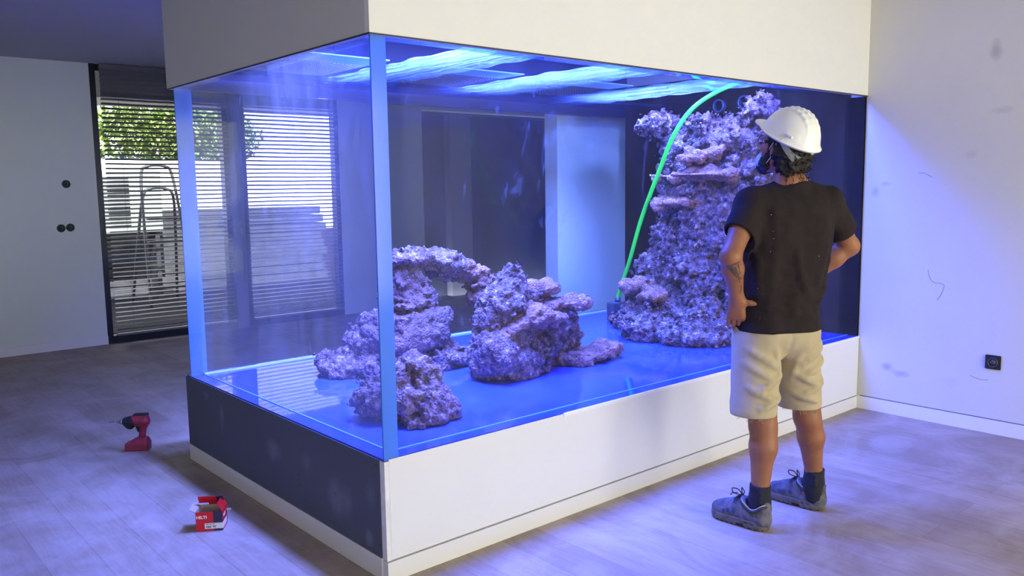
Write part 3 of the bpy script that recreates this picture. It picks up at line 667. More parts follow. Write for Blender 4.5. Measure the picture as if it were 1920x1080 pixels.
# rock tower against the end panel
rs = random.Random(5); bl = []
for k in range(120):
    t = rs.random(); z = .5+1.4*t
    xf = 2.72+.52*t**.8
    if .52 < t < .86: xf += .13*math.sin((t-.52)/.34*math.pi)
    y0, y1 = (.38+.06*t), (1.42-.18*t)
    y = y0+(y1-y0)*rs.random(); r = rs.uniform(.08, .15)
    edge = abs((y-(y0+y1)/2)/((y1-y0)/2))
    x = xf+.16+.22*edge**2+rs.uniform(-.05, .06)
    bl.append(E3((x, y, min(z, 1.9)), (r, r, r*rs.uniform(.45, .9)), rs.uniform(0, 3)))
for z in np.arange(.5, 1.86, .16):
    t = (z-.5)/1.5; bl.append(E3((3.38+.05*t, .9, z), (.34, .50-.06*t, .16)))
bl += [E3((2.78, .62, .54), (.26, .2, .09)), E3((2.72, .95, .54), (.22, .2, .09)), E3((3.0, 1.30, .55), (.18, .14, .09)), E3((3.3, .50, 2.0), (.10, .10, .09)), E3((3.25, .9, 1.91), (.14, .16, .06)), E3((3.2, 1.26, 1.93), (.12, .15, .06))]
rock('tall purple and white knobbly rock tower against the dark end of the tank', bl, coral, .085, .075, fine=.02, seed=141, h=.0105, name='rock_tower', nsat=5)
for (c, r, az, p, lab) in [((3.02, .80, 1.70), (.17, .10, .028), -.8, -.25, 'tilted pink plate highest on the rock tower'),
                           ((2.98, .74, 1.565), (.20, .14, .026), -.8, 0, 'long flat pink plate below the tilted one on the rock tower'),
                           ((3.06, 1.10, 1.56), (.14, .10, .024), -.8, .05, 'thin plate on the left of the rock tower beside the green hose'),
                           ((3.06, 1.00, 1.38), (.17, .12, .026), -.8, -.05, 'flat plate at mid height on the left of the rock tower'),
                           ((2.96, 1.22, .78), (.17, .12, .05), -.8, .05, 'rounded pinkish ledge low on the left of the rock tower'),
                           ((2.78, 1.02, .74), (.10, .08, .03), -.8, 0, 'small pale ledge low in the middle of the rock tower'),
                           ((3.00, 1.47, .52), (.09, .08, .035), 0, 0, 'reddish rock by the pump at the foot of the rock tower')]:
    rock(lab, [E3(c, r, az, p)], pinkr, .016, .05, fine=.008, seed=int(c[1]*1000), floor_cut=c[2] < .6, h=.008, name='rock_plate')

# ------------------------------------------------------------------ green hose and pump
pump = thing('water_pump', 'dark boxy water pump on the tank floor at the foot of the green hose', 'pump', (3.06, 1.56, ZB+.005), -.25)
pm = mat('pump_blue_grey', (.03, .05, .10), .4)
B('body', -.065, .065, -.055, .055, 0, .145, pm, pump, .012)
bm = bmesh.new(); cyl(bm, (0, 0, .14), (0, 0, 1), .022, .04); mesh_obj('outlet', bm, pm, pump, True)
B('intake_grille', -.055, .055, -.062, -.054, .015, .07, mat('pump_grille', (.015, .02, .04), .5), pump)
hp = [(3.055, 1.555, .63), (3.06, 1.55, .69), (3.04, 1.43, .94), (2.99, 1.27, 1.27), (2.90, 1.03, 1.62), (2.88, .91, 1.82), (2.95, .82, 1.99), (3.12, .74, 2.11), (3.42, .66, 2.22), (3.60, .60, 2.30)]
bm = bmesh.new(); tube(bm, spline(hp, 10), .0145, 14)
hs = mat('green_hose_plastic', (.04, .95, .05), .35)
hs.node_tree.nodes['Principled BSDF'].inputs['Subsurface Weight'].default_value = .3
tag(mesh_obj('hose', bm, hs, None, True), 'bright green hose rising from the pump past the rock tower', 'hose')
#PART2
# ------------------------------------------------------------------ the worker
PX, PY = 1.68, -.62
man = thing('person', 'person in white hard hat, dark t-shirt and beige shorts facing the aquarium, hands on hips', 'person', (PX, PY, 0))
def V3(*a): return np.array(a, float)
def az(a): a = math.radians(a); return V3(math.sin(a), math.cos(a), 0), V3(math.cos(a), -math.sin(a), 0)   # forward, right
skin = mat('tanned_skin', (.27, .108, .050), .5, spec=.4, var=.10, vscale=14, bump=.08, bscale=90)
# forearm tattoo: ink that follows its own drawn shape on the body mesh
nt = skin.node_tree; at = nt.nodes.new('ShaderNodeAttribute'); at.attribute_name = 'ink'
mxk = nt.nodes.new('ShaderNodeMix'); mxk.data_type = 'RGBA'; bs = nt.nodes['Principled BSDF']; src = bs.inputs['Base Color'].links[0].from_socket
nt.links.new(src, mxk.inputs[6]); mxk.inputs[7].default_value = (.035, .04, .035, 1); nt.links.new(at.outputs['Fac'], mxk.inputs[0]); nt.links.new(mxk.outputs[2], bs.inputs['Base Color'])
Ft, Rt = az(30); UP = V3(0, 0, 1)
hipC = V3(1.635, -.65, .93); chC = V3(1.672, -.662, 1.30)
shL, shR = V3(1.520, -.575, 1.415), V3(1.845, -.752, 1.412)
elL, elR = V3(1.327, -.612, 1.205), V3(2.028, -.765, 1.215)
wrL, wrR = V3(1.432, -.575, 1.015), V3(1.885, -.60, 1.03)
hpL, hpR = hipC-.088*Rt, hipC+.088*Rt
knL, knR = V3(1.530, -.650, .49), V3(1.785, -.715, .49)
anL, anR = V3(1.495, -.665, .10), V3(1.862, -.715, .10)
hC = V3(1.695, -.625, 1.655)
fa, ra_ = az(8); pt = math.radians(17)
hf = fa*math.cos(pt)+UP*math.sin(pt); hr = ra_; hu = np.cross(hr, hf)
HR = [hr, hf, hu]
def H(x, y, z): return hC+x*hr+y*hf+z*hu        # head-local -> world (right, forward, up)

def hand(g, wr, kn, up_, side, curls, thumb, L0=.085, sc=1.0):
    """palm, four unequal fingers bent at their knuckles and a thumb from the side of the palm"""
    d = kn/np.linalg.norm(kn); n = up_-d*(up_@d); n /= np.linalg.norm(n); s_ = np.cross(d, n)*side      # s_ towards the thumb
    pc = wr+d*.012
    for q in (-.027, -.009, .009, .027):
        g.cap(pc+s_*q*.6, wr+d*L0+s_*q, .0165*sc, .0125*sc, .018, flat=n, fs=.85)
    lens = {-.031: (.027, .019, .016), -.0105: (.035, .024, .018), .0105: (.039, .026, .019), .031: (.034, .023, .018)}
    for i, (q, ls) in enumerate(lens.items()):
        p = wr+d*(L0-.002-(.008 if i == 0 else 0))+s_*q; a = 0; rr = .0094*sc
        for j, l in enumerate(ls):
            a += curls[i]*(1.0, 1.1, .7)[j]
            e = p+(d*math.cos(a)-n*math.sin(a)+s_*(.10*(q/.031)))*l
            g.cap(p, e, rr, rr*.92, .004); rr *= .92; p = e
    tb = [wr+d*.022+s_*.022]+[np.array(t) for t in thumb]
    for j in range(len(tb)-1): g.cap(tb[j], tb[j+1], (.0155, .0125, .0108)[j], (.0125, .0108, .0085)[j], .012 if j == 0 else .005)

g = SDF((1.22, -1.0, 0.015), (2.15, -.34, 1.80), .0045)
# legs
for hp, kn, an, toe in ((hpL, knL, anL, V3(1.476, -.50, .045)), (hpR, knR, anR, V3(1.868, -.55, .045))):
    g.cap(hp, kn+UP*.02, .080, .056, .03); g.cap(kn+UP*.03, kn-UP*.04, .058, .054, .02)
    bk = V3(0, -.022, 0); mid = kn*.66+an*.34
    g.cap(kn-UP*.03, mid+bk*.3, .052, .050, .03); g.cap(kn-UP*.05+bk, mid+bk, .040, .047, .03)         # calf muscle at the back
    g.cap(mid, an+UP*.06, .049, .034, .03); g.cap(mid+bk, an+UP*.06-V3(0, .010, 0), .043, .026, .02)
    g.cap(an+UP*.06, an, .036, .038, .02); g.cap(an, an+V3(0, -.016, -.04), .034, .026, .02); g.cap(an+V3(0, .01, -.03), toe, .036, .028, .03)
    for s_ in (-1, 1): g.ell(an+V3(s_*.03, -.005, .0), (.012, .014, .014), k=.01)
# trunk
g.cap(hipC-Rt*.06, hipC+Rt*.06, .102, .102, .04, flat=Ft, fs=.85)
g.cap(hipC-UP*.03-Rt*.065-Ft*.02, hipC-UP*.03+Rt*.065-Ft*.02, .085, .085, .04)
g.cap(hipC+UP*.05, chC-UP*.10, .115, .125, .06, flat=Ft, fs=.70)
g.cap(chC-Rt*.07-UP*.03, chC+Rt*.07-UP*.03, .105, .105, .06, flat=Ft, fs=.9)
g.cap(chC-Rt*.08+UP*.05, chC+Rt*.08+UP*.05, .098, .098, .06, flat=Ft, fs=.9)
g.cap(shL+Rt*.02, shR-Rt*.02, .055, .055, .05)
nk = V3(1.700, -.655, 1.46)
g.cap(nk-UP*.02, hC-UP*.06-fa*.02, .062, .056, .04); g.cap(nk-UP*.01-Rt*.10-UP*.02, nk+UP*.035, .035, .05, .05); g.cap(nk-UP*.03+Rt*.10, nk+UP*.035, .035, .05, .05)
# arms
for sh, el, wr, sd in ((shL, elL, wrL, -1), (shR, elR, wrR, 1)):
    g.cap(sh, sh*.5+el*.5, .055, .047, .04); g.cap(sh*.5+el*.5, el, .047, .041, .02)
    dd = (el-sh)/np.linalg.norm(el-sh); g.ell(el+dd*.012, (.036, .036, .034), k=.02)
    m1 = el*.70+wr*.30; g.cap(el, m1, .042, .044, .02); g.cap(m1, wr, .044, .0275, .02)
    g.cap(wr, wr+(wr-el)*.08, .0265, .025, .02)
# left hand: fingers run forward and down round the hip, thumb pointing to the spine
hand(g, wrL, V3(.095, .075, -.80)/1.0, V3(-.75, -.35, 0), -1, (.18, .22, .26, .30), [wrL+V3(.028, -.048, -.020), wrL+V3(.060, -.088, -.028), wrL+V3(.092, -.122, -.026)], L0=.084, sc=1.08)
hand(g, wrR, V3(-.35, .35, -.55), V3(.7, .5, 0), 1, (.3, .35, .4, .4), [wrR+V3(.02, -.03, -.03), wrR+V3(.02, -.05, -.055), wrR+V3(.01, -.06, -.08)], L0=.078)
# head with face
g.ell(H(0, -.012, .030), (.077, .098, .092), HR, .02); g.ell(H(0, .028, -.040), (.058, .062, .070), HR, .04)
g.cap(H(-.035, .035, -.065), H(0, .070, -.098), .025, .022, .03); g.cap(H(.035, .035, -.065), H(0, .070, -.098), .025, .022, .03)
g.cap(H(0, .088, .018), H(0, .112, -.022), .009, .014, .012); g.ell(H(.011, .102, -.027), (.008, .009, .007), HR, .006); g.ell(H(-.011, .102, -.027), (.008, .009, .007), HR, .006)
g.cap(H(-.032, .083, .026), H(.032, .083, .026), .011, .011, .015); g.ell(H(-.045, .066, -.022), (.02, .02, .016), HR, .02); g.ell(H(.045, .066, -.022), (.02, .02, .016), HR, .02)
for sx in (-1, 1):
    g.ell(H(sx*.031, .087, .010), (.015, .011, .009), HR, .008, 'sub'); g.ell(H(sx*.031, .079, .010), (.0125, .0125, .0115), HR, .003)
    g.ell(H(sx*.079, -.010, -.004), (.008, .019, .033), HR, .006); g.ell(H(sx*.085, -.004, .0), (.006, .010, .019), HR, .006, 'sub'); g.ell(H(sx*.077, -.004, -.032), (.007, .009, .010), HR, .006)
g.cap(H(-.018, .094, -.058), H(.018, .094, -.058), .0075, .0075, .008); g.cap(H(-.015, .092, -.068), H(.015, .092, -.068), .008, .008, .008)
body = rel(g.mesh('body', skin, None, relax=1), man)
me = body.data; n = len(me.vertices); co = np.empty(n*3); me.vertices.foreach_get('co', co); co = co.reshape(-1, 3)
def seg_d(P, a, b):
    a = np.array(a); b = np.array(b); t = np.clip(((P-a)@(b-a))/((b-a)@(b-a)), 0, 1); return np.linalg.norm(P-a-t[:, None]*(b-a), axis=1)
fd = (wrL-elL); fl_ = np.linalg.norm(fd); fd = fd/fl_
view = (np.array(CAM)-elL); view /= np.linalg.norm(view); sx = np.cross(fd, view); sx /= np.linalg.norm(sx); outn = np.cross(sx, fd); outn *= np.sign(outn@view)
ink = np.zeros(n)
def TP(u, v): return elL+fd*(u*1.2+.005)+sx*(v*1.15-.004)*TS+outn*.035
TS = 1 if sx@np.array(r2) > 0 else -1
strokes = [((.012, -.014), (.005, .008), .004), ((.005, .008), (.004, .028), .004), ((.012, -.014), (.050, .008), .004), ((.016, .0), (.045, .012), .004), ((.02, .012), (.055, .020), .0035), ((.012, .024), (.05, .027), .0025), ((.050, .008), (.066, .018), .0035), ((.022, -.004), (.034, .004), .005),
           ((.072, .020), (.078, .018), .003), ((.086, .021), (.098, .022), .002), ((.105, .023), (.124, .024), .002), ((.128, .022), (.138, .018), .003), ((.066, .024), (.082, .025), .002)]
for a, b, r in strokes: ink = np.maximum(ink, np.clip(1.6-seg_d(co-((co-elL)@outn)[:, None]*outn+outn*.035, TP(*a), TP(*b))/r, 0, 1))
facing = ((co-elL-((co-elL)@fd)[:, None]*fd)@outn) > 0
ink = ink*facing*((co-elL)@fd > -.02)*(np.linalg.norm(co-elL, axis=1) < .2)
atr = me.attributes.new('ink', 'FLOAT', 'POINT'); atr.data.foreach_set('value', (ink*.88).astype(np.float32))

# t-shirt: a hollow garment with sleeves, hem and draped folds
cloth = mat('charcoal_cotton', (.021, .016, .017), .9, spec=.15, var=.10, vscale=30, bump=.25, bscale=350)
g = SDF((1.26, -.95, .82), (2.08, -.42, 1.56), .005)
hm = hipC-UP*.075
g.cap(hm-Rt*.077, hm+Rt*.068, .112, .112, .05, flat=Ft, fs=1.10); g.cap(hm-UP*.06-Rt*.078, hm-UP*.06+Rt*.070, .114, .114, .05, flat=Ft, fs=1.12)
for t in (0, .25, .5, .75, 1):
    c = (hipC+UP*.0)*(1-t)+chC*t; hw = .070+.012*t; r = .099+.006*t
    g.cap(c-Rt*hw, c+Rt*(hw-.012*(1-t)), r, r, .08, flat=Ft, fs=1.0)
g.cap(chC-Rt*.085+UP*.06, chC+Rt*.085+UP*.06, .102, .102, .06, flat=Ft, fs=.95)
g.cap(shL+Rt*.01, shR-Rt*.01, .066, .066, .06)
g.cap(nk-Rt*.10-UP*.012, nk+UP*.022, .045, .055, .05); g.cap(nk+Rt*.10-UP*.012, nk+UP*.022, .045, .055, .05)
slL, slR = shL+(elL-shL)*.60, shR+(elR-shR)*.66
g.cap(shL, slL+(elL-shL)*.2, .068, .070, .04); g.cap(shR, slR+(elR-shR)*.2, .068, .068, .04)
g.cap(slL+V3(.02, 0, -.02), slL+(elL-shL)*.2+V3(.012, 0, -.025), .058, .062, .03)
# folds (soft ridges)
def onback(u, z, out=.0):     # u: -1 left .. 1 right across the back
    t = np.clip((z-.85)/.5, 0, 1); c = hipC*(1-t)+chC*t; c = V3(c[0], c[1], z)
    ang = u*1.25; return c+Rt*math.sin(ang)*(.172+.01*t+out)-Ft*math.cos(ang)*(.105+out)
def fold(pts, r, k=.018, op='add', out=.011):
    q = [onback(u, z, out) for u, z in pts]
    for i in range(len(q)-1): g.cap(q[i], q[i+1], r, r, k, op)
fold([(-.9, .985), (-.5, 1.005), (0, 1.01), (.6, 1.005), (1, 1.03)], .013, .02)
fold([(-.95, .955), (-.5, .965), (0, .955), (.35, .935), (.5, .90)], .012, .02)
fold([(-.6, 1.02), (-.1, 1.0), (.3, .965)], .007); fold([(.2, 1.06), (.7, 1.03), (1.05, 1.05)], .008)
fold([(-.95, 1.28), (-.75, 1.15), (-.7, 1.03)], .010, .03); fold([(-.5, 1.38), (-.42, 1.22), (-.5, 1.08)], .006, .03)
fold([(.55, 1.34), (.62, 1.2), (.5, 1.08)], .007, .03); fold([(.9, 1.30), (.95, 1.16), (.85, 1.05)], .009, .03)
fold([(0, 1.2), (.1, 1.1), (.3, 1.03)], .006, .03); fold([(-1.2, 1.3), (-1.05, 1.15), (-1.1, 1.0)], .009, .03)
g.disp(lambda P: .006*vnoise(P*np.array([1, 1, .38]), .060, 3)+.0015*vnoise(P, .028, 4), .05)
# hem, sleeve ends and neck opening
g.plane(hipC-UP*.060, V3(.02, .03, -1))
dL = (elL-shL)/np.linalg.norm(elL-shL); dR = (elR-shR)/np.linalg.norm(elR-shR)
def cut(p, n_, rad):           # trim only around a sleeve end
    n_ = np.array(n_); c = p+n_*.1; R_ = rotm(0); ax = np.cross(n_, UP); ax /= np.linalg.norm(ax); bx = np.cross(n_, ax)
    g.box(c, (.1, rad, rad), [n_, ax, bx], .004, .0, 'sub')
cut(slL, (dL+V3(-.25, .1, -.15))/np.linalg.norm(dL+V3(-.25, .1, -.15)), .085); cut(slR, dR, .085)
g.cap(slL-dL*.05, slL+dL*.08, .054, .060, .002, 'sub'); g.cap(slR-dR*.05, slR+dR*.08, .054, .059, .002, 'sub')
g.cap(hipC-UP*.13-Rt*.07, hipC-UP*.13+Rt*.07, .076, .076, .002, 'sub', flat=Ft, fs=1.0)
g.cap(nk+V3(0, .01, .03), nk+V3(0, .02, .12), .056, .075, .004, 'sub')
shirt = rel(g.mesh('t_shirt', cloth, None, relax=1), man)
rs = random.Random(3)                      # flecks of plaster on the back
for (u, z) in ((-.5, 1.30), (-.48, 1.27), (-.52, 1.215), (.42, 1.19), (-.55, 1.37), (-.7, 1.06), (-.62, .93)):
    hit, p, nn, fi = shirt.closest_point_on_mesh(Vector(onback(u, z, .02)))
    bm = bmesh.new(); bmesh.ops.create_icosphere(bm, subdivisions=2, radius=rs.uniform(.0009, .0019), matrix=Matrix.Translation(p)); rel(mesh_obj('plaster_fleck', bm, white_paint), shirt)

# shorts
beige = mat('beige_twill', (.43, .36, .225), .85, spec=.1, var=.05, vscale=9, bump=.2, bscale=300)
g = SDF((1.36, -.90, .46), (2.0, -.42, 1.02), .005)
w0 = hipC-UP*.02
g.cap(w0-Rt*.062, w0+Rt*.062, .098, .098, .04, flat=Ft, fs=.9); g.cap(hipC-UP*.08-Rt*.070, hipC-UP*.08+Rt*.070, .108, .108, .05, flat=Ft, fs=1.0)
g.cap(hipC-UP*.07-Rt*.066-Ft*.045, hipC-UP*.09+Rt*.066-Ft*.045, .078, .078, .04)
bL = knL+V3(-.018, .016, .03); bR = knR+V3(-.010, .018, .03)
for hp, bt, ftm in ((hpL-UP*.08, bL, V3(-.03, .05, 0)), (hpR-UP*.08, bR, V3(-.02, .05, 0))):
    g.cap(hp, bt, .100, .084, .03); g.cap(hp+ftm*.4, bt+ftm*.7, .088, .074, .04)
def lf(pts, r, k=.02, op='add'):
    for i in range(len(pts)-1): g.cap(pts[i], pts[i+1], r, r, k, op)
def onleg(hp, bt, t, u, out=0):   # u angle from straight back, positive to the right
    c = hp*(1-t)+bt*t; r = .100*(1-t)+.084*t+out+.002; a = u; return c+r*(Rt*math.sin(a)-Ft*math.cos(a))
rs = random.Random(8)
for hp, bt, sd in ((hpL-UP*.08, bL, -1), (hpR-UP*.08, bR, 1)):
    for (t0, u0, t1, u1, r) in ((.15, 1.0*sd, .42, -.6*sd, .010), (.35, 1.1*sd, .55, -.2*sd, .009), (.5, -.9*sd, .72, .5*sd, .009), (.66, 1.0*sd, .84, -.5*sd, .008), (.80, -1.1*sd, .93, .3*sd, .007), (.05, -.8*sd, .30, -1.0*sd, .008), (.1, -.2*sd, .6, -.9*sd, .007)):
        lf([onleg(hp, bt, t0+(t1-t0)*q/6, u0+(u1-u0)*q/6, -.001) for q in range(7)], r*.75, .022)
# seat seam and inner gap between the legs
lf([hipC-Ft*.135+UP*.0, hipC-Ft*.14-UP*.08, hipC-Ft*.11-UP*.15], .006, .015, 'sub')
mC = (hpL+hpR)/2-UP*.22; mB = (bL+bR)/2
g.cap(mC-Ft*.2+UP*.0, mC+Ft*.2, .004, .004, .05, 'sub')
g.disp(lambda P: .002*vnoise(P, .06, 13)+.001*vnoise(P, .022, 14), .04)
g.plane((0, 0, .497), (0, 0, -1))
for bt, r in ((bL, .072), (bR, .072)): g.cap(bt-UP*.10, bt-UP*.045, r, r-.012, .002, 'sub')
shorts = rel(g.mesh('shorts', beige, None, relax=1), man)
# pocket slit on the left hip, back pocket and frayed hems
bm = bmesh.new()
pc_ = [onleg(hpL-UP*.08, bL, t, u, .006) for t, u in ((-.28, -1.35), (-.1, -1.45), (.06, -1.75), (.12, -2.0))]
tube(bm, spline(pc_, 6), .0035, 6); rel(mesh_obj('pocket_edge', bm, mat('pocket_shadow_cloth', (.12, .10, .08), .9), None, True), shorts); shorts.children
bm = bmesh.new()
for bt, r0 in ((bL, .080), (bR, .078)):
    for k in range(60):
        a = rs.uniform(0, 6.28); p = Vector((bt[0]+math.cos(a)*r0, bt[1]+math.sin(a)*r0, .5)); l = rs.uniform(.004, .022)
        tube(bm, [p, p+Vector((rs.uniform(-.006, .006), rs.uniform(-.006, .006), -l*.6)), p+Vector((rs.uniform(-.012, .012), rs.uniform(-.012, .012), -l))], .0006, 4)
tag(rel(mesh_obj('frayed_thread', bm, beige), shorts), kind='stuff')

# socks and work shoes
sockm = mat('black_sock_knit', (.010, .011, .022), .9, bump=.3, bscale=250)
upm = mat('grey_suede', (.05, .048, .058), .75, var=.35, vscale=26, bump=.4, bscale=180, col2=(.15, .14, .16)); solem = mat('dusty_rubber_sole', (.10, .09, .075), .75, var=.3, vscale=30)
lacem = mat('dark_lace', (.02, .02, .03), .8); trimm = mat('beige_collar_trim', (.38, .36, .28), .7); padm = mat('dark_collar_padding', (.035, .035, .03), .8)
patch = mat('blue_mesh_patch', (.035, .045, .13), .8)
def shoe(an, heel, toe, sd):
    d = np.array(toe)-np.array(heel); Ls = np.linalg.norm(d); d = d/Ls; s_ = V3(d[1], -d[0], 0)
    def Q(x, y, z): return np.array(heel)+d*y*(Ls/.29)+s_*x+UP*z
    # sock
    g = SDF(np.minimum(an, an)-.1, an+.13, .004)
    g.cap(an+UP*.095-V3(0, .004, 0), an+UP*.0-V3(0, .004, 0), .046, .044, .02); g.cap(an+UP*.02, an-V3(0, .01, .04), .046, .044, .02)
    for k in range(3): g.cap(an+UP*(.03+.02*k)+V3(-.04, -.03, 0), an+UP*(.035+.02*k)+V3(.04, -.02, 0), .006, .006, .015)
    g.plane(an+UP*.095, (0, -.08, 1)); g.disp(lambda P: .0012*vnoise(P*np.array([1, 1, 2]), .02, 6), .02)
    rel(g.mesh('sock', sockm, None), man)
    lo = np.minimum(heel, toe)-.09; hi = np.maximum(heel, toe)+.09; lo[2] = .0; hi[2] = .17
    g = SDF(lo, hi, .0033)
    R_ = [s_, d, UP]
    g.ell(Q(0, .225, .045), (.050, .062, .040), R_, .03); g.ell(Q(0, .16, .055), (.046, .07, .046), R_, .03); g.ell(Q(0, .055, .05), (.040, .056, .05), R_, .03)
    g.cap(Q(0, .19, .062), Q(0, .125, .098), .030, .030, .03); g.cap(Q(0, .035, .04), Q(0, .03, .088), .036, .030, .02); g.cap(Q(0, .10, .05), Q(0, .11, .085), .042, .034, .03)
    g.cap(Q(0, .03, .095), Q(0, .022, .108), .026, .022, .01)
    # collar dip and opening
    g.cap(Q(0, .062, .13), Q(0, .088, .155), .034, .042, .012, 'sub'); g.cap(Q(0, .075, .08), Q(0, .078, .13), .034, .034, .004, 'sub')
    g.box(Q(0, .13, -.0), (.1, .3, .022), R_, .002, .004, 'sub')
    g.disp(lambda P: .0012*vnoise(P, .016, 5), .02)
    up = rel(g.mesh('shoe', upm, None), man)
    g = SDF(lo, hi, .0033)
    for yy, rx, ry in ((.225, .054, .062), (.16, .050, .06), (.06, .044, .058), (.11, .044, .06)): g.ell(Q(0, yy, .024), (rx, ry, .060), R_, .03)
    g.box(Q(0, .14, .085), (.12, .3, .045), R_, .002, .004, 'sub'); g.box(Q(0, .14, -.048), (.12, .3, .049), R_, .001, .001, 'sub')
    g.box(Q(0, .122, .004), (.08, .020, .011), R_, .002, .003, 'sub')                         # waist in front of the heel block
    for yy in (.02, .048, .076, .158, .182, .206, .230, .254, .275): g.box(Q(0, yy, .002), (.09, .0035, .007), R_, .001, .001, 'sub')
    for yy in (.035, .062, .09): g.box(Q(sd*.05, yy, .024), (.008, .008, .006), R_, .001, .001, 'sub')
    so_ = rel(g.mesh('sole', solem, None), up)
    # collar trim, heel tab, laces, mesh patches
    bm = bmesh.new()
    rim = [Q(.0, .012, .118), Q(-.030, .022, .116), Q(-.037, .045, .098), Q(-.038, .068, .090), Q(-.036, .095, .101), Q(-.030, .120, .118), Q(0, .132, .124), Q(.030, .120, .118), Q(.036, .095, .101), Q(.038, .068, .090), Q(.037, .045, .098), Q(.030, .022, .116)]
    tube(bm, spline(rim, 5, True), .0032, 7, closed=True); rel(mesh_obj('collar_trim', bm, trimm, None, True), up)
    bm = bmesh.new(); tube(bm, spline([p-UP*.008+(p-Q(0, .07, p[2]))*.04 for p in rim], 5, True), .0075, 8, closed=True); rel(mesh_obj('collar', bm, padm, None, True), up)
    for sx_ in (-1, 1):
        for yy, zz, rr in ((.175, .066, .011), (.200, .060, .010), (.150, .070, .011)):
            st_ = Q(sx_*.09, yy, zz); ok, p_, n_, f_ = up.closest_point_on_mesh(up.matrix_parent_inverse.inverted() @ Vector(st_)) if False else up.closest_point_on_mesh(Vector(st_))
            bm = bmesh.new(); bmesh.ops.create_icosphere(bm, subdivisions=2, radius=1, matrix=Matrix.Translation(p_) @ Vector(n_).to_track_quat('Z', 'Y').to_matrix().to_4x4() @ Matrix.Diagonal((rr*.8, rr, .0012, 1)))
            rel(mesh_obj('mesh_patch', bm, patch, None, True), up)
    bm = bmesh.new()
    for k in range(5):
        yy = .135+.019*k; z = .128-.0135*k+(.002 if k < 2 else 0)
        for a_ in (-1, 1):
            tube(bm, spline([Q(-a_*.028, yy, z-.020), Q(-a_*.012, yy+.006, z-.002), Q(a_*.012, yy+.013, z-.006), Q(a_*.028, yy+.018, z-.026)], 4), .0027, 6)
    tube(bm, spline([Q(0, .137, .132), Q(-.012, .15, .155), Q(-.035, .165, .163), Q(-.045, .155, .150), Q(-.02, .142, .136), Q(0, .137, .132)], 6), .0024, 6)
    tube(bm, spline([Q(0, .137, .132), Q(.014, .15, .152), Q(.036, .16, .146), Q(.032, .146, .132), Q(0, .137, .132)], 6), .0024, 6)
    tube(bm, spline([Q(0, .137, .132), Q(-.025, .15, .125), Q(-.042, .155, .10)], 5), .0022, 6); tube(bm, spline([Q(0, .137, .132), Q(.02, .13, .12), Q(.040, .135, .10)], 5), .0022, 6)
    rel(mesh_obj('laces', bm, lacem, None, True), up)
shoe(anL, V3(1.480, -.728, 0), V3(1.474, -.438, 0), -1)
shoe(anR, V3(1.868, -.772, 0), V3(1.864, -.482, 0), -1)

# hair, beard, ears' mask strap, mask, glasses
hairm = mat('dark_curly_hair', (.012, .009, .008), .55, spec=.4, bump=.6, bscale=160)
g = SDF(hC-.17, hC+.17, .004)
g.ell(H(0, -.022, .028), (.090, .100, .092), HR, .02); g.ell(H(0, -.060, -.035), (.080, .062, .070), HR, .04); g.ell(H(0, -.070, -.080), (.070, .048, .045), HR, .03)
g.cap(H(-.070, .0, .035), H(-.074, -.03, -.01), .020, .022, .02); g.cap(H(.070, .0, .035), H(.074, -.03, -.01), .020, .022, .02)
g.ell(H(0, .085, .0), (.062, .070, .062), HR, .01, 'sub'); g.ell(H(-.088, .002, -.006), (.018, .020, .030), HR, .004, 'sub'); g.ell(H(.088, .002, -.006), (.018, .020, .030), HR, .004, 'sub')
g.disp(lambda P: .018*(worley(P+vnoise(P, .03, 2)[:, None]*.012, .026, 21)-.55)+.008*vnoise(P, .012, 8), .05)
rel(g.mesh('hair', hairm, None, relax=0), man)
bm = bmesh.new(); rs = random.Random(4)
for k in range(150):
    a = rs.uniform(-2.6, -.5); p = H(.082*math.cos(a), -.035+.085*math.sin(a), rs.uniform(-.12, .0)); q = Vector(p); dv = Vector(p-hC).normalized()
    pts = [q-dv*.015]; 
    for j in range(5): pts.append(pts[-1]+dv*.006+Vector((rs.uniform(-.007, .007), rs.uniform(-.007, .007), rs.uniform(-.009, .004))))
    tube(bm, spline(pts, 3), .0011, 4)
rel(mesh_obj('loose_curls', bm, hairm, None, True), man)
g = SDF(hC-.15, hC+.15, .004)
g.cap(H(-.068, .012, -.020), H(-.055, .035, -.075), .014, .020, .02); g.cap(H(.068, .012, -.020), H(.055, .035, -.075), .014, .020, .02)
g.cap(H(-.050, .040, -.082), H(0, .082, -.108), .024, .026, .03); g.cap(H(.050, .040, -.082), H(0, .082, -.108), .024, .026, .03)
g.disp(lambda P: .012*(worley(P, .018, 31)-.5), .03); rel(g.mesh('beard', hairm, None, relax=0), man)
maskm = mat('pale_blue_mask', (.42, .62, .80), .8)
g = SDF(hC-.16, hC+.16, .0035)
g.ell(H(0, .058, -.078), (.062, .062, .046), HR, .01); g.ell(H(0, .046, -.078), (.058, .060, .060), HR, .004, 'sub'); g.plane(H(0, .030, 0), -hf)
rel(g.mesh('face_mask', maskm, None), man)
for sx_ in (-1, 1):
    bm = bmesh.new(); tube(bm, spline([H(sx_*.060, .045, -.058), H(sx_*.078, .015, -.010), H(sx_*.082, -.006, .028), H(sx_*.086, -.022, .018), H(sx_*.083, -.016, -.02), H(sx_*.062, .035, -.100)], 6), .0014, 6)
    rel(mesh_obj('mask_loop', bm, mat('white_elastic', (.7, .7, .7), .7), None, True), man)
bm = bmesh.new()
for sx_ in (-1, 1):
    tube(bm, [H(sx_*.034+.024*math.cos(a), .108-.006*abs(math.cos(a)), .010+.019*math.sin(a)) for a in [k*math.pi/10 for k in range(20)]], .0018, 6, closed=True)
    tube(bm, spline([H(sx_*.058, .100, .016), H(sx_*.074, .06, .018), H(sx_*.080, .0, .016), H(sx_*.078, -.02, .005)], 4), .0018, 6)
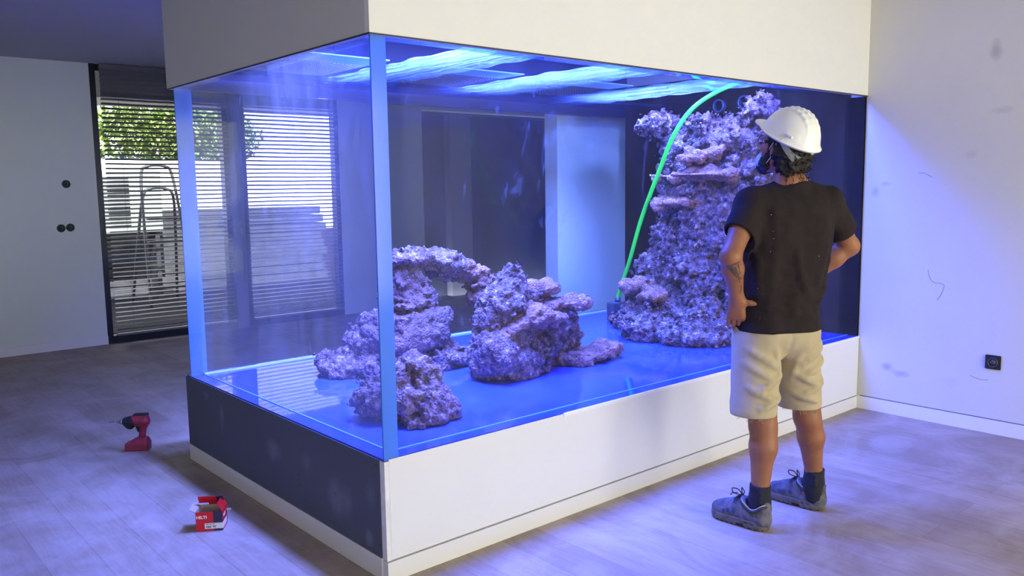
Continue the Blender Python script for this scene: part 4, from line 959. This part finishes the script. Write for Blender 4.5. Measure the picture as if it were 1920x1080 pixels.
tube(bm, [H(-.01, .112, .012), H(.01, .112, .012)], .0018, 6)
rel(mesh_obj('glasses', bm, blk, None, True), man)
bm = bmesh.new(); tube(bm, [nk+V3(math.cos(a)*.061, math.sin(a)*.061+.004, .028+.010*math.sin(a)*-1) for a in [k*math.pi/16 for k in range(32)]], .0018, 6, closed=True)
rel(mesh_obj('neck_cord', bm, mat('reddish_cord', (.45, .12, .05), .7), None, True), man)
bm = bmesh.new(); tube(bm, [nk+V3(math.cos(a)*.066, math.sin(a)*.066+.006, .018-.010*math.sin(a)) for a in [k*math.pi/16 for k in range(32)]], .006, 8, closed=True)
rel(mesh_obj('collar_rib', bm, cloth, None, True), shirt)

# hard hat: shell with brim, peak and crown ridges; harness strap at the nape
hp_ = math.radians(12); HF = hf*math.cos(hp_)+hu*math.sin(hp_); HU = np.cross(hr, HF); HC = H(0, -.014, .054); HB = [hr, HF, HU]
def K(x, y, z): return HC+x*hr+y*HF+z*HU
helm = mat('white_hard_hat_plastic', (.80, .81, .74), .28, spec=.5, coat=.3)
g = SDF(HC-V3(.2, .2, .13), HC+V3(.2, .2, .17), .003)
g.ell(K(0, -.004, .0), (.108, .133, .122), HB, .01); g.ell(K(0, -.004, .0), (.112, .138, .03), HB, .02)
g.ell(K(0, -.002, -.002), (.128, .150, .010), HB, .010)                       # brim
g.ell(K(0, .125, -.006), (.072, .062, .008), HB, .012)                           # peak
for x in (-.034, 0, .034):                                                       # crown ridges
    pr = [K(x, .112*math.sin(a)-.004, .0+.1225*math.cos(a)*math.sqrt(max(0, 1-(x/.108)**2))) for a in np.linspace(-1.05, 1.0, 9)]
    for i in range(8): g.cap(pr[i], pr[i+1], .0085, .0085, .008)
g.ell(K(0, -.004, -.004), (.103, .128, .117), HB, .002, 'sub')
g.v = g.v
q_ = K(0, 0, -.012); g.plane(q_, -HU)
g.box(K(-.104, -.07, .032), (.006, .020, .007), HB, .002, .004)
hat = rel(g.mesh('hard_hat', helm, None, relax=1), man)
bm = bmesh.new()
strap_pts = [K(-.098, -.03, .0), K(-.092, -.07, -.022), K(-.06, -.108, -.050), K(0, -.122, -.058), K(.06, -.108, -.050), K(.092, -.07, -.022), K(.098, -.03, 0)]
sp = spline(strap_pts, 8); prevs = None
for i, p in enumerate(sp):
    wd = .011+.006*math.sin(math.pi*i/(len(sp)-1)); hu_ = Vector(HU)
    r_ = [bm.verts.new(p+hu_*wd), bm.verts.new(p-hu_*wd)]
    if prevs: bm.faces.new((prevs[0], prevs[1], r_[1], r_[0]))
    prevs = r_
bmesh.ops.solidify(bm, geom=bm.faces[:], thickness=.003)
rel(mesh_obj('nape_strap', bm, mat('strap_white', (.62, .64, .60), .5), None, True), hat)
bm = bmesh.new(); cyl(bm, K(-.108, -.05, .004), -hr, .004, .006, 12); rel(mesh_obj('strap_clip', bm, helm, None, True), hat)
bm = bmesh.new(); cyl(bm, K(0, -.134, -.012), -HF, .006, .008, 12); rel(mesh_obj('strap_clip', bm, helm, None, True), hat)

# ------------------------------------------------------------------ cordless driver on the floor
dr = thing('cordless_driver', 'red cordless impact driver standing on its battery on the floor left of the plinth', 'power tool', (-.165, 2.40, 0), math.radians(0))
dred = mat('red_tool_plastic', (.24, .018, .04), .45, var=.15, vscale=30); dblk = mat('black_rubber_grip', (.015, .015, .02), .7)
va, vr = V3(-.72, .16, 0), V3(0, 0, 0)
dd = V3(-.80, .60, 0); dd /= np.linalg.norm(dd)       # the chuck points left and slightly away
ds = V3(-dd[1], dd[0], 0)
def D_(y, x, z): return dd*y+ds*x+UP*z
def dmesh(fn, name, mt, parent=None, lo=(-.2, -.2, 0), hi=(.2, .2, .26), h=.0028):
    g = SDF(lo, hi, h); fn(g); o = g.mesh(name, mt, parent or dr); return o
RD = [dd, ds, UP]
def bat(g):
    g.box(D_(.012, 0, .028), (.066, .040, .026), RD, .012, .01); g.box(D_(-.004, 0, .055), (.045, .032, .016), RD, .012, .02); g.box(D_(-.012, 0, .07), (.03, .026, .012), RD, .01, .02)
dmesh(bat, 'battery', dred)
bm = bmesh.new(); M_ = Matrix(((dd[0], ds[0], 0, 0), (dd[1], ds[1], 0, 0), (0, 0, 1, 0), (0, 0, 0, 1)))
box(bm, -.05, .081, -.037, .037, 0, .006, M_); box(bm, -.045, .080, -.0375, .0375, .012, .016, M_); mesh_obj('battery_rail', bm, mat('tool_grey', (.22, .22, .22), .5), dr)
def hdl(g):
    g.cap(D_(-.012, 0, .075), D_(-.030, 0, .165), .019, .021, .015, flat=ds, fs=.9); g.cap(D_(-.035, 0, .178), D_(.025, 0, .180), .031, .031, .02); g.box(D_(-.01, 0, .205), (.045, .022, .010), RD, .006, .01)
dmesh(hdl, 'housing', dred)
def nose(g): g.cap(D_(.030, 0, .180), D_(.070, 0, .176), .032, .026, .01); g.cap(D_(.05, 0, .150), D_(.055, 0, .15), .022, .02, .02)
dmesh(nose, 'gear_case', dblk)
bm = bmesh.new(); cyl(bm, D_(.085, 0, .176), dd, .020, .022, 20, .013); cyl(bm, D_(.107, 0, .176), dd, .009, .012, 14); mesh_obj('chuck', bm, mat('blue_grey_steel', (.30, .34, .42), .3, metal=.8), dr, True)
bm = bmesh.new(); cyl(bm, D_(.118, 0, .176), dd, .0035, .05, 8); mesh_obj('bit', bm, mat('bit_steel', (.4, .4, .42), .3, metal=1), dr, True)
dmesh(lambda g: g.cap(D_(.010, 0, .145), D_(.002, 0, .118), .010, .009, .01), 'trigger', dblk)
dmesh(lambda g: g.box(D_(-.015, 0, .216), (.040, .020, .006), RD, .004, .004), 'top_vent', dblk)
bm = bmesh.new(); box(bm, -.018, .03, -.0415, -.0405, .022, .034, M_); mesh_obj('battery_mark', bm, mat('mark_cream', (.6, .5, .4), .6), dr)

# ------------------------------------------------------------------ the opened red carton
bxr = thing('carton', 'small open red cardboard screw box with white label on the floor before the grey board', 'box', (-.29, 1.0, 0), math.radians(-34))
red = mat('red_print_card', (.55, .006, .010), .5); nav = mat('navy_print_card', (.02, .018, .06), .5); card = mat('raw_grey_card', (.40, .31, .22), .85); lab = mat('label_paper', (.75, .76, .78), .6); ink_m = mat('label_ink', (.05, .06, .07), .6)
hx, hy, hz, th = .0575, .048, .088, .0012
bm = bmesh.new()
box(bm, -hx, .018, -hy, -hy+th, 0, hz); box(bm, .018, hx, -hy, -hy+th, 0, hz, mi=1); box(bm, -hx, hx, hy-th, hy, 0, hz); box(bm, -hx, -hx+th, -hy+th, hy-th, 0, hz); box(bm, hx-th, hx, -hy+th, hy-th, 0, hz, mi=0)
box(bm, -hx+th, hx-th, -hy+th, hy-th, 0, th, mi=2)
for x0, x1, y0, y1 in ((-hx+th, hx-th, -hy+th, -hy+th+.0006), (-hx+th, hx-th, hy-th-.0006, hy-th), (-hx+th, -hx+th+.0006, -hy+th, hy-th), (hx-th-.0006, hx-th, -hy+th, hy-th)): box(bm, x0, x1, y0, y1, th, hz-.001, mi=2)
mesh_obj('carton_body', bm, [red, nav, card], bxr)
# lid hinged on the right side, standing up and curling left over the box
bm = bmesh.new(); M_ = Matrix.Translation((0, hy, hz)) @ Matrix.Rotation(math.radians(28), 4, 'X')
box(bm, -hx-.004, .018, -.001, .001, .012, .052, M_); box(bm, .018, .048, -.001, .001, .012, .052, M_, 1); box(bm, -.02, .048, .001, .0016, 0, .05, M_, 2); box(bm, -.02, .048, -.0012, .0, 0, .012, M_, 0)
mesh_obj('lid_flap', bm, [red, nav, card], bxr)
bm = bmesh.new(); M_ = Matrix.Translation((hx, 0, hz)) @ Matrix.Rotation(math.radians(-30), 4, 'Y')
box(bm, -.001, .001, -hy, hy, 0, .042, M_); mesh_obj('side_flap', bm, [red], bxr)
bm = bmesh.new(); M_ = Matrix.Translation((-hx, 0, hz)) @ Matrix.Rotation(math.radians(-62), 4, 'Y')
box(bm, -.001, .001, -hy, hy, 0, .030, M_); mesh_obj('side_flap', bm, [card], bxr)
B('label_sticker', -.020, hx+.0005, -hy-.0006, -hy-.0001, .010, .036, lab, bxr); B('label_sticker', hx+.0001, hx+.0006, -hy-.0005, .034, .010, .036, lab, bxr)
bm = bmesh.new(); x = -.014
while x < .006:
    w_ = rs.choice((.0008, .0014, .0018)); box(bm, x, x+w_, -hy-.0009, -hy-.0006, .014, .024); x += w_+.0009
for (x0, x1, z) in ((-.015, -.004, .030), (.0, .010, .030), (.014, .022, .030), (.012, .030, .021), (.015, .027, .016)): box(bm, x0, x1, -hy-.0009, -hy-.0006, z, z+.003)
mesh_obj('label_print', bm, ink_m, bxr)
def text(s_, size, M, mt, parent, name='lettering', ext=.0003, wide=1.0):
    cu = bpy.data.curves.new(name, 'FONT'); cu.body = s_; cu.size = size; cu.extrude = ext; cu.offset = size*.03; cu.space_character = wide
    o = bpy.data.objects.new(name, cu); link(o); dg = bpy.context.evaluated_depsgraph_get(); me = bpy.data.meshes.new_from_object(o.evaluated_get(dg))
    bpy.data.objects.remove(o); me.transform(M); me.materials.clear(); me.materials.append(mt); o = bpy.data.objects.new(name, me); link(o); o.parent = parent; return o
wht = mat('white_print', (.8, .8, .8), .5)
text('HILTI', .018, Matrix.Translation((-.055, -hy-.0004, .058)) @ Matrix.Rotation(math.radians(90), 4, 'X') @ Matrix.Scale(1.1, 4, (1, 0, 0)), wht, bxr)
text('HILTI', .018, Matrix.Translation((hx+.0004, -.030, .055)) @ Matrix.Rotation(math.radians(90), 4, 'Z') @ Matrix.Rotation(math.radians(90), 4, 'X'), wht, bxr)
bm = bmesh.new(); cyl(bm, (hx+.002, .03, .066), (1, .3, 0), .004, .02, 8); mesh_obj('torn_tab', bm, card, bxr)
# stray twig of debris by the plinth
db = bpy.data.objects
bm = bmesh.new(); tube(bm, spline([(-.02, 0, .002), (0, .006, .004), (.018, 0, .002), (.028, -.008, .002)], 4), .0025, 6)
o = mesh_obj('wood_splinter', bm, mat('splinter_brown', (.08, .05, .04), .9)); o.location = (1.75, -.36, 0); tag(o, 'tiny dark splinter lying on the floor in front of the white plinth', 'debris')
